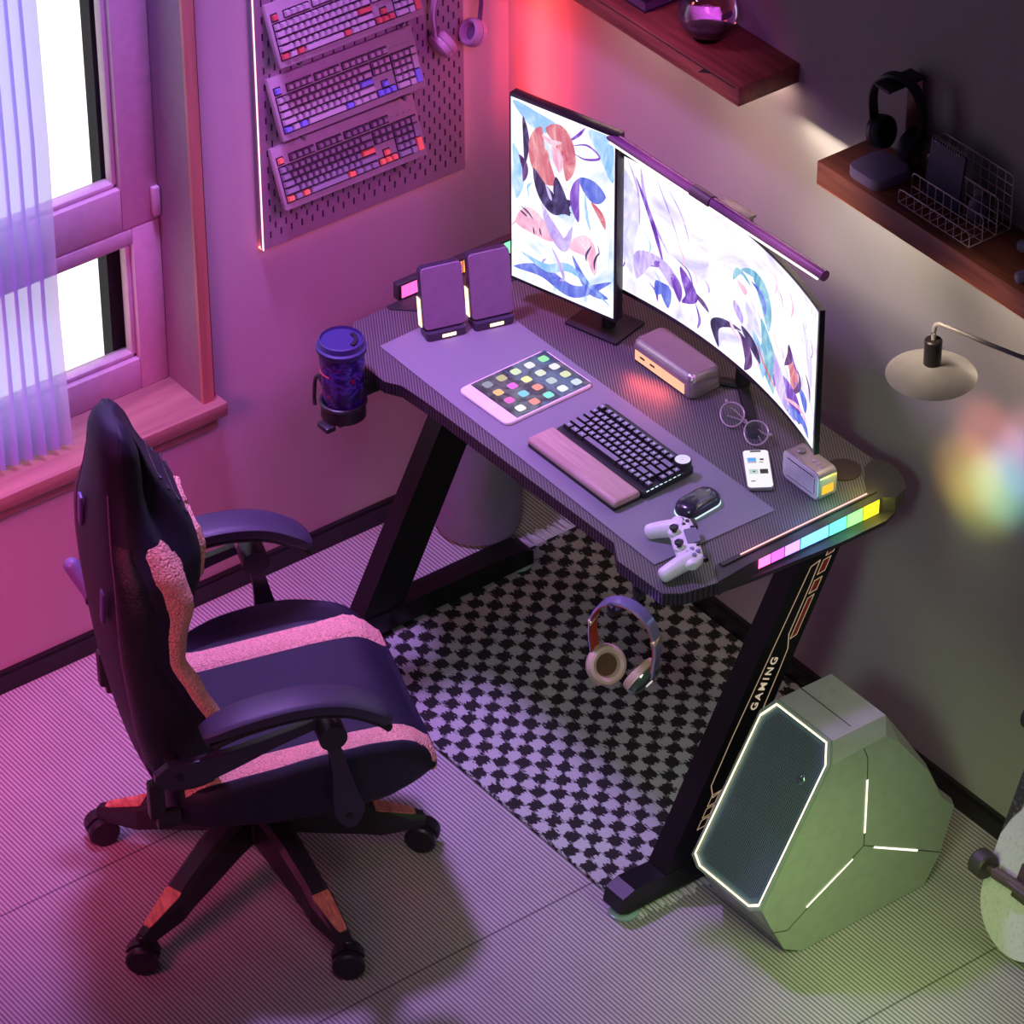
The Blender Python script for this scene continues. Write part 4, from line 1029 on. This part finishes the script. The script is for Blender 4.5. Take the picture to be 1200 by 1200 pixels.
# seat
def seat_edge(y):      # half width at forward y
    T = [(-.20, .185), (-.12, .225), (0, .247), (.12, .247), (.20, .235), (.26, .222), (.292, .195)]
    return lerp_tab([(a, b) for a, b in T], y)[0]
def seat_top(x, y):
    w_ = seat_edge(y); a = abs(x)/w_
    base = .405+.018*min(1, max(0, (y+.1)/.25))
    front = max(0, (y-.22)/.072); base -= .040*front**2.2
    arch = max(0, 1-((y-.07)/.21)**2)**.8
    b = max(0, (a-.82)/.18)
    bol = .050*arch*math.sin(min(1, b)*PI*.62)
    edge = max(0, (a-.955)/.045); drop = .016*edge**2
    return base+bol-drop-.006*(1-min(1, a/.7))
rows = []; NYs = 26; NX = 34
ys_ = [-.20+(.492)*k/NYs for k in range(NYs+1)]
xs_ = [-1+2*k/NX for k in range(NX+1)]
R = []
for y in ys_:
    w_ = seat_edge(y); top = [V((x*w_, y, seat_top(x*w_, y))) for x in xs_]
    fb = max(0, (y-.20)/.09)
    bz = .318+.022*fb
    ring = top+[V((w_*1.012, y, seat_top(w_, y)-.028)), V((w_*.99, y, bz+.012)), V((w_*.93, y, bz)), V((0, y, bz)), V((-w_*.93, y, bz)), V((-w_*.99, y, bz+.012)), V((-w_*1.012, y, seat_top(w_, y)-.028))]
    R.append(ring)
# rounded nose
yl = ys_[-1]
last = R[-1]; nose = []
zc_ = sum(p.z for p in last)/len(last)
R.append([V((p.x*.98, yl+.008, zc_+(p.z-zc_)*.80)) for p in last]); R.append([V((p.x*.93, yl+.012, zc_+(p.z-zc_)*.45)) for p in last])
so = MB().rings(R).build('seat', LEATH, ch)
md = so.modifiers.new('s', 'SUBSURF'); md.levels = 1; md.render_levels = 1
for s in (1, -1):
    rows = []
    for y in [-.17+.46*k/24 for k in range(25)]:
        rows.append([V((s*x, y, seat_top(x, y)+(.0065 if 0 < j < 6 else -.002))) for j, x in enumerate([.134+.062*q/6 for q in range(7)])])
    l_ = rows[-1]
    rows.append([p+V((-s*.002, .009, -.007)) for p in l_]); rows.append([p+V((-s*.004, .012, -.018)) for p in l_]); rows.append([p+V((-s*.006, .004, -.030)) for p in l_])
    MB().rings(rows, cap=False, closed=False).build('seat_stripe', PINK, ch, sharp=0)
# arms
for s in (1, -1):
    ax = .272
    pts = smoothpts([(s*ax, -.150, .596), (s*ax, -.08, .618), (s*ax, .02, .628), (s*ax, .10, .616), (s*ax, .160, .584), (s*ax, .186, .560)], 5)
    n = len(pts); fl = [(.074*(1-.45*(abs(i-n/2)/(n/2))**4), .030*(1-.3*(abs(i-n/2)/(n/2))**4)) for i in range(n)]
    MB().tube(pts, 1, 16, flat=fl).build('arm_pad', mat('arm_pad_soft', (.20, .17, .26), .5, bump=(300, .1)), ch)
    pts2 = [p+V((0, .004, -.021)) for p in pts[1:-1]]
    MB().tube(pts2, 1, 10, flat=(.050, .016)).build('arm_frame', BLACK, ch)
    # teardrop plates
    def plate(path, wd, x, nm, th=.016):
        P = smoothpts([(0, a, b) for a, b in path], 6); n = len(P); W2 = smoothpts([(q, 0, 0) for q in wd], 6)
        L_, R_ = [], []
        for i, p in enumerate(P):
            tt = (P[min(i+1, n-1)]-P[max(i-1, 0)]).normalized(); nn = V((0, -tt.z, tt.y)); L_.append(p+nn*W2[i].x/2); R_.append(p-nn*W2[i].x/2)
        outl = L_+list(reversed(R_))
        return MB().rings([[V((s*(x-th/2), p.y, p.z)) for p in outl], [V((s*(x+th*.3), p.y, p.z)) for p in outl], [V((s*(x+th/2), p.y*.97+.03*p0.y, p.z*.97+.03*p0.z)) for p, p0 in zip(outl, [P[min(i, 2*n-1-i)] for i in range(2*n)])]], sm=False).build(nm, BLACK if nm != 'x' else BLACK, ch)
    AP = mat('arm_plastic', (.17, .14, .21), .35)
    a1 = plate([(-.240, .520), (-.215, .517), (-.170, .516), (-.10, .530), (-.02, .553), (.05, .572)], [.012, .052, .056, .040, .024, .018], .272, 'arm_support'); a1.data.materials[0] = AP
    a2 = plate([(.078, .545), (.090, .50), (.098, .45), (.106, .39), (.112, .355), (.114, .325)], [.022, .026, .034, .050, .054, .016], .275, 'arm_support'); a2.data.materials[0] = AP
    MB().cyl((s*.245, .082, .548), (s*.296, .082, .548), .026, n=28).build('arm_knob', BLACK, ch)
    for (yy, zz) in ((-.195, .516), (.111, .352)):
        MB().cyl((s*.276, yy, zz), (s*.285, yy, zz), .0065, n=16).build('bolt', MATTE, ch)
    MB().cyl((s*.20, -.195, .50), (s*.268, -.195, .512), .014).build('arm_mount', BLACK, ch)
    MB().cyl((s*.20, .11, .345), (s*.27, .111, .352), .014).build('arm_mount', BLACK, ch)
# mechanism, column
MB().bb(-.09, .09, -.12, .10, .265, .318, .01).build('tilt_mechanism', MATTE, ch)
MB().lathe([(.031, .18), (.031, .24), (.024, .245), (.024, .27)], n=24).build('gas_column', MATTE, ch)
MB().cyl((.035, .075, .262), (.045, .085, .195), .019, .026).build('tension_knob', BLACK, ch)
MB().cyl((.06, -.10, .28), (-.16, -.16, .27), .006).cyl((-.16, -.16, .27), (-.19, -.17, .265), .012).build('height_lever', MATTE, ch)
# five-star base: world angles -75.5 + 72k ; local rotation is -20deg so add 20
base = MB()
base.lathe([(.048, .120), (.052, .130), (.052, .190), (.040, .205), (.031, .206)], n=30)
base.build('base_hub', BLACK, ch)
for k in range(5):
    a = math.radians(-75.5+72*k+20); Ma = Matrix.Rotation(a, 4, 'Z')
    T = [(.030, .060, .200, .125), (.07, .056, .196, .118), (.13, .050, .176, .098), (.20, .046, .142, .078), (.235, .050, .122, .068), (.30, .032, .094, .060), (.325, .024, .084, .058)]
    R = [[Ma @ V((r, -w_/2, zb_)), Ma @ V((r, w_/2, zb_)), Ma @ V((r, w_/2, zt-.010)), Ma @ V((r, w_*.30, zt)), Ma @ V((r, -w_*.30, zt)), Ma @ V((r, -w_/2, zt-.010))] for r, w_, zt, zb_ in T]
    MB().rings(R, sm=False).build('base_arm', BLACK, ch)
    R = [[Ma @ V((r, -w_/2, zt)), Ma @ V((r, w_/2, zt)), Ma @ V((r, w_/2, zt+.003)), Ma @ V((r, -w_/2, zt+.003))] for r, w_, zt in ((.228, .034, .1245), (.235, .036, .1210), (.30, .020, .0935), (.308, .014, .0905))]
    MB().rings(R, sm=False).build('arm_inlay', INLAY, ch)
    # caster
    q = Ma @ V((.322, 0, 0)); sw = a+math.radians([35, -30, 60, 20, -50][k]); Mc = Matrix.Translation((q.x, q.y, 0)) @ Matrix.Rotation(sw, 4, 'Z')
    c_ = MB().lathe([(.0075, .05), (.0075, .078), (.005, .080)], Mc, 14)
    c_.rings([[Mc @ V((x, .034*math.cos(b), .031+.034*math.sin(b))) for b in [math.radians(25+13*j) for j in range(11)]]+[Mc @ V((x, .024*math.cos(b), .031+.024*math.sin(b))) for b in reversed([math.radians(25+13*j) for j in range(11)])] for x in (-.008, .008)], sm=False)
    c_ = c_.build('caster', BLACK, ch)
    for s in (-1, 1):
        Mw_ = Mc @ Matrix.Translation((s*.016, 0, .031)) @ Matrix.Rotation(PI/2, 4, 'Y')
        MB().lathe([(.012, -.0095), (.026, -.0088), (.0305, -.005), (.0305, .005), (.026, .0088), (.012, .0095)], Mw_, 28).build('wheel', mat('caster_wheel', (.13, .11, .16), .35), c_)

# ================================================================== RUG
t = thing('checked_rug', 'black and pale checked shaggy rug under the desk', 'rug', (.75, -.35, 0))
b = MB().bb(.275-.75, 1.256-.75, -.700+.35, -.014+.35, .001, .009, .002).build('pile', RUG, t)
fr = MB(); FW = mat('fringe_white', (.80, .80, .78), .9)
for xe, sg in ((1.256, 1), (.275, -1)):
    yy = -.698
    while yy < -.02:
        ln = (.054 if sg > 0 else .042)+random.uniform(-.006, .008); dy = random.uniform(-.006, .006); w_ = .0042
        a = xe-.75; fr.rings([[V((a, yy+.35-w_/2, .002)), V((a, yy+.35+w_/2, .002)), V((a, yy+.35+w_/2, .006)), V((a, yy+.35-w_/2, .006))], [V((a+sg*ln, yy+.35+dy-w_/3, .001)), V((a+sg*ln, yy+.35+dy+w_/3, .001)), V((a+sg*ln, yy+.35+dy+w_/3, .003)), V((a+sg*ln, yy+.35+dy-w_/3, .003))]], sm=False)
        yy += .0062
o = fr.build('fringe', FW, t); o['kind'] = 'stuff'

# ================================================================== BIN
t = thing('waste_bin', 'round translucent grey bin standing in the corner behind the desk leg', 'bin', (.135, -.19, 0))
BM = mat('bin_grey', (.50, .48, .55), .4)
MB().lathe([(.070, .001), (.085, .006), (.092, .020), (.097, .285), (.093, .285), (.088, .02), (.001, .012)], n=48, cap=False).build('body', BM, t)
MB().tube([(.0965*math.cos(a), .0965*math.sin(a), .285) for a in [2*PI*k/48 for k in range(48)]], .0035, 8, close=True).build('rim', mat('bin_rim', (.70, .64, .78), .3), t)

# ================================================================== PC TOWER
pc = thing('computer_tower', 'grey wedge shaped computer tower with glowing light lines on the floor', 'computer', (1.46, -.36, 0))
PO = V((1.46, -.36, 0))
full = [(-.440, .454), (-.3135, .451), (-.280, .400), (-.205, .281), (-.168, .201), (-.134, .162), (-.163, .062), (-.198, .002), (-.500, .002), (-.551, .027), (-.586, .088), (-.6195, .142)]
shr = [(-.459, .421), (-.330, .425), (-.296, .392), (-.217, .283), (-.180, .202), (-.146, .163), (-.175, .062), (-.210, .002), (-.512, .002), (-.556, .030), (-.590, .100), (-.6135, .1526)]
CASE = mat('case_grey', (.60, .62, .59), .38, .1)
rg_ = lambda P, x: [V((x, y, z))-PO for y, z in P]
MB().rings([rg_(shr, 1.364), rg_(full, 1.388), rg_(full, 1.540), rg_(shr, 1.562)], sm=False).build('shell', CASE, pc)
# front face frame
fT, fB = V((0, -.440, .454)), V((0, -.615, .150))
sd = (fB-fT).normalized(); fn = V((0, sd.z, -sd.y)); 
if fn.y > 0: fn = -fn
def FF(x, b, o=.001): return V((x, fT.y+sd.y*b, fT.z+sd.z*b))+fn*o-PO
hx = [(1.389, .0), (1.540, .0), (1.562, .038), (1.562, .346), (1.540, .360), (1.388, .360), (1.364, .346), (1.364, .038)]
def hexo(k, o): 
    cx, cy = 1.463, .180
    return [FF(cx+(x-cx)*(1-k/.1), cy+(y-cy)*(1-k/.179), o) for x, y in hx]
MB().rings([hexo(0, .0), hexo(.0, .006), hexo(.004, .007), hexo(.004, .0)], cap=False, sm=False).build('front_frame', mat('frame_green_grey', (.50, .56, .50), .4), pc)
MB().rings([hexo(.006, .0072), hexo(.0095, .0072)], cap=False, sm=False).build('light_ring', emi('ring_cream', (1., .95, .78), 2.2), pc)
g = G('front_mesh'); X, Y, Z = g.xyz()
s = g.math('MULTIPLY_ADD', g.math('SINE', g.math('MULTIPLY', X, 2*PI/.0045)), .5, .5); s2 = g.math('MULTIPLY_ADD', g.math('SINE', g.math('MULTIPLY', Z, 2*PI/.004)), .5, .5)
hh = g.math('MULTIPLY', s, g.math('MULTIPLY_ADD', s2, .5, .5)); g.bump(hh, .5, .002)
FM = g.col(g.mix(hh, (.14, .19, .21), (.40, .48, .50)), .45)
MB().rings([hexo(.010, .002), hexo(.020, .0015)], cap=False, sm=False).build('inner_bevel', mat('bevel_teal', (.32, .42, .45), .4), pc)
f_ = MB().face(hexo(.019, .002)); f_.build('front_mesh', FM, pc)
lgc = FF(1.518, .095, .004)
Ml = Matrix.Translation(lgc) @ fn.to_track_quat('Z', 'Y').to_matrix().to_4x4()
mb = MB().use(mat('emblem_chrome', (.55, .68, .68), .15, .8)).sphere((0, 0, 0), (.0075, .0105, .004), 3, Ml)
mb.use(MATTE).sphere((-.0028, .001, .0032), (.0022, .0012, .001), 2, Ml).sphere((.0028, .001, .0032), (.0022, .0012, .001), 2, Ml)
mb.build('emblem', parent=pc)
SL = mat('seam_dark', (.12, .14, .11), .6); LB = emi('side_light_cream', (1., .97, .85), 1.8)
def side_line(pts, wd, m, nm, o=.0008):
    mb = MB(); pts = [V((1.562+o, y, z)) for y, z in pts]
    for a, b in zip(pts, pts[1:]):
        d = (b-a).normalized(); nn = V((1, 0, 0)).cross(d)*wd/2; mb.face([a-nn-PO, b-nn-PO, b+nn-PO, a+nn-PO])
    return mb.build(nm, m, pc)
dy_ = -.017
cy_, cz_ = -.3538+dy_, .1806+.004
side_line([(-.384, .423), (-.373, .395), (-.371, .34), (cy_, cz_)], .0018, SL, 'seam_line')
side_line([(cy_, cz_), (-.176, .066)], .0018, SL, 'seam_line')
side_line([(cy_, cz_), (-.55, .073), (-.590, .088)], .0018, SL, 'seam_line')
side_line([(-.3714, .343), (-.3708, .215)], .0042, LB, 'light_bar', .0014)
side_line([(-.346, .168), (-.234, .101)], .0042, LB, 'light_bar', .0014)
side_line([(-.397, .166), (-.506, .106)], .0042, LB, 'light_bar', .0014)
MB().bb(1.388-PO.x, 1.536-PO.x, -.395-PO.y, -.3935-PO.y, .4618, .4626).build('seam_line', SL, pc)

# ================================================================== WALL LAMP
t = thing('swing_arm_lamp', 'grey metal wall lamp with a saucer shade and long thin arm', 'lamp', (2.62, 0, 1.26))
lo_ = V((2.62, 0, 1.26)); LC = V((1.590, -.30, 1.232))
LM = mat('lamp_metal', (.66, .64, .60), .36, .35); LD = mat('lamp_dark', (.22, .20, .20), .35, .5)
MB().lathe([(.0775, -.008), (.079, -.007), (.068, -.001), (.050, .006), (.032, .012), (.015, .017)], Matrix.Translation(LC-lo_), 48, cap=False).build('shade', LM, t)
MB().lathe([(.076, -.0085), (.05, -.003), (.001, -.002)], Matrix.Translation(LC-lo_), 48, cap=False).build('shade_lining', mat('lamp_inner', (.3, .25, .35), .5), t)
MB().lathe([(.0155, .014), (.0155, .064), (.013, .066)], Matrix.Translation(LC-lo_), 28).build('socket', LD, t)
e = LC+V((0, 0, .066)); 
ends = V((2.60, -.01, 1.335))
P = smoothpts([e, e+V((0, 0, .020)), e+V((.003, .001, .030)), e+V((.012, .004, .0345)), e+V((.025, .008, .0345)), e+V((.20, .056, .034)), ends+V((-.3, -.085, 0)), ends], 5)
MB().tube([p-lo_ for p in P], .0042, 10).build('arm', LM, t)
MB().cyl(V((2.60, 0, 1.335))-lo_, V((2.60, -.02, 1.335))-lo_, .035).build('wall_plate', LD, t)

# ================================================================== SKATEBOARD leaning on the wall
sx, sy = 1.808, -.222
Ms = Matrix.Translation((sx, sy, .012)) @ Matrix.Rotation(math.radians(-20), 4, 'X')
t = thing('skateboard', 'pale skateboard with dark printed patches leaning on the wall', 'skateboard', M=Ms)
DW, DL = .205, .60
g = G('deck_print'); f = g.noise(7.5, 1, g.mapping((1, 1, .8))); f2 = g.noise(160, 4)
m_ = g.ramp(f, [(.0, (.80, .78, .80)), (.585, (.80, .78, .80)), (.595, (.20, .17, .20)), (1., (.20, .17, .20))])
DK = g.col(g.mix(g.math('MULTIPLY', g.math('GREATER_THAN', f2, .58), .25), m_, (.6, .55, .6)), .5)
outl = []
for k in range(25):
    a = PI+PI*k/24; outl.append((DW/2*math.cos(a), .10+.10*math.sin(a)))
for k in range(25):
    a = PI*k/24; outl.append((DW/2*math.cos(a), DL-.10+.10*math.sin(a)))
Mdk = Matrix(((1, 0, 0, 0), (0, 0, 1, 0), (0, 1, 0, 0), (0, 0, 0, 1)))
MB().prism(outl, -.010, 0, Mdk).build('deck', DK, t)
TD = mat('truck_dark', (.30, .24, .24), .45); WHL = mat('wheel_dark', (.22, .19, .20), .5)
for zt in (.145, DL-.145):
    MB().bb(-.03, .03, -.016, -.009, zt-.035, zt+.035, .002).cyl((0, -.012, zt), (0, -.040, zt), .014, .010).cyl((-.085, -.043, zt), (.085, -.043, zt), .007).tube([(-.06, -.043, zt), (0, -.034, zt), (.06, -.043, zt)], .012, 10).build('truck', TD, t)
    for s in (-1, 1):
        MB().lathe([(.008, -.016), (.024, -.016), (.027, -.012), (.027, .012), (.024, .016), (.008, .016)], Matrix.Translation((s*.092, -.043, zt)) @ Matrix.Rotation(PI/2, 4, 'Y'), 28).build('wheel', WHL, t)

# ================================================================== LIGHTS
def area(name, loc, tgt, col, e, sx, sy=None, spread=None):
    l = bpy.data.lights.new(name, 'AREA'); l.color = col; l.energy = e; l.size = sx
    if sy: l.shape = 'RECTANGLE'; l.size_y = sy
    if spread: l.spread = math.radians(spread)
    o = bpy.data.objects.new(name, l); C.objects.link(o); o.location = loc
    o.rotation_euler = (V(tgt)-V(loc)).to_track_quat('-Z', 'Y').to_euler(); return o
def spot(name, loc, tgt, col, e, ang, blend=.6, r=.02):
    l = bpy.data.lights.new(name, 'SPOT'); l.color = col; l.energy = e; l.spot_size = math.radians(ang); l.spot_blend = blend; l.shadow_soft_size = r
    o = bpy.data.objects.new(name, l); C.objects.link(o); o.location = loc
    o.rotation_euler = (V(tgt)-V(loc)).to_track_quat('-Z', 'Y').to_euler(); return o
def point(name, loc, col, e, r=.05):
    l = bpy.data.lights.new(name, 'POINT'); l.color = col; l.energy = e; l.shadow_soft_size = r
    o = bpy.data.objects.new(name, l); C.objects.link(o); o.location = loc; return o
area('ceiling_light_violet', (.22, -1.0, 2.6), (.62, -.90, 0), (.54, .27, 1.), 16.5, .22, spread=78)
area('pink_wash', (.80, -2.7, 1.5), (-.1, -1.5, .25), (1., .10, .36), 11.5, .8, spread=66)
spot('floor_wash_neutral', (2.7, -1.9, 2.5), (1.72, -.80, 0), (1., .83, .74), 75, 40, 1., .25)
spot('floor_lilac', (1.7, -2.3, 2.2), (1.22, -1.02, 0), (.62, .40, 1.), 24, 34, 1., .25)
area('green_floor_light', (2.00, -.68, .50), (1.66, -.48, .0), (.62, 1., .28), 1.15, .2, spread=110)
spot('desk_cool_fill', (2.8, -2.4, 2.3), (1.15, -.50, .5), (.74, 1., .90), 85, 27, 1., .2)
spot('chair_pink_fill', (2.4, -3.0, 1.9), (.75, -1.15, .45), (1., .42, .48), 48, 20, 1., .25)
spot('lamp_highlight', (1.25, -1.3, 2.2), (1.59, -.30, 1.24), (1., .95, .85), 16, 12, 1., .08)
area('shelf_light_a', (1.40, -.04, 1.290), (1.40, -.02, .9), (1., .84, .70), 1.7, 1.0, .03)
area('shelf_light_b', (.60, -.04, 1.352), (.60, -.02, .9), (1., .66, .60), .8, .5, .03)
for x_, cl, e_ in ((.42, (1., .38, .36), 8), (.80, (1., .70, .60), 13), (1.12, (1., .86, .74), 20), (1.55, (1., .80, .68), 11)):
    spot('wall_fill_spot', (x_, -.50, 1.53), (x_, 0, 1.02), cl, e_, 46, 1., .06)  # unseen spots added in front of the shelves to brighten the wall
area('corner_red', (.10, -.07, 1.15), (.115, 0, 1.15), (1., .05, .04), 2.0, .03, .55)
area('left_wall_violet', (1.15, -.60, 1.85), (0, -.50, .75), (.80, .14, .92), 3.4, .35, spread=85)
for y_, cl in ((-.43, (.45, .10, .35)), (-.32, (.3, .45, 1)), (-.24, (.2, 1, .6)), (-.17, (1, .9, .1))):
    point('strip_glow', (1.349, y_, .738), cl, .07, .01)
    area('strip_spill', (1.296, y_, .775), (1.27, y_, .74), cl, .035, .05)
spot('shelf_red', (.30, -.75, 1.95), (.62, -.08, 1.38), (1., .16, .12), 9, 30, 1., .08)
area('dock_red_glow', (.785, -.245, .765), (.80, -.29, .74), (1., .12, .10), .16, .13, .02)
for i, (dx_, dz, cl, e) in enumerate(((-.02, .0, (1, .55, .12), 2.4), (.02, -.03, (.75, .9, .15), 2.2), (.07, .02, (.3, 1, .9), 2.6), (.11, .09, (.4, .45, 1), 2.6), (.02, .11, (1, .30, .25), 2.2), (.14, .16, (1, .5, .6), 2.0))):
    spot('prism_light_%d' % i, (1.95, -.9, 1.35), (1.41+dx_, 0, .77+dz), cl, e*26, 9., 1.)

w = bpy.data.worlds.new('World'); sc.world = w; w.use_nodes = True
bg = w.node_tree.nodes['Background']; bg.inputs[0].default_value = (.42, .34, .62, 1); bg.inputs[1].default_value = .055

# ================================================================== CAMERA (fitted)
a, th, ro, Fpx = -0.92382729, 0.63649978, -0.00568676, 5251.8
f = V((math.sin(a)*math.cos(th), math.cos(a)*math.cos(th), -math.sin(th)))
r = V((math.cos(a), -math.sin(a), 0)); u = r.cross(f)
Rv = r*math.cos(ro)+u*math.sin(ro); Uv = -r*math.sin(ro)+u*math.cos(ro)
cam = bpy.data.cameras.new('camera'); cam.sensor_width = 36; cam.lens = 36*Fpx/1200; cam.clip_end = 60; cam.clip_start = .5
co = bpy.data.objects.new('camera', cam); C.objects.link(co)
loc = V((6.17954223, -4.66671452, 5.59008472))
co.matrix_world = Matrix(((Rv.x, Uv.x, -f.x, loc.x), (Rv.y, Uv.y, -f.y, loc.y), (Rv.z, Uv.z, -f.z, loc.z), (0, 0, 0, 1)))
sc.camera = co
sc.view_settings.view_transform = 'Standard'
sc.view_settings.look = 'None'
sc.view_settings.exposure = 0
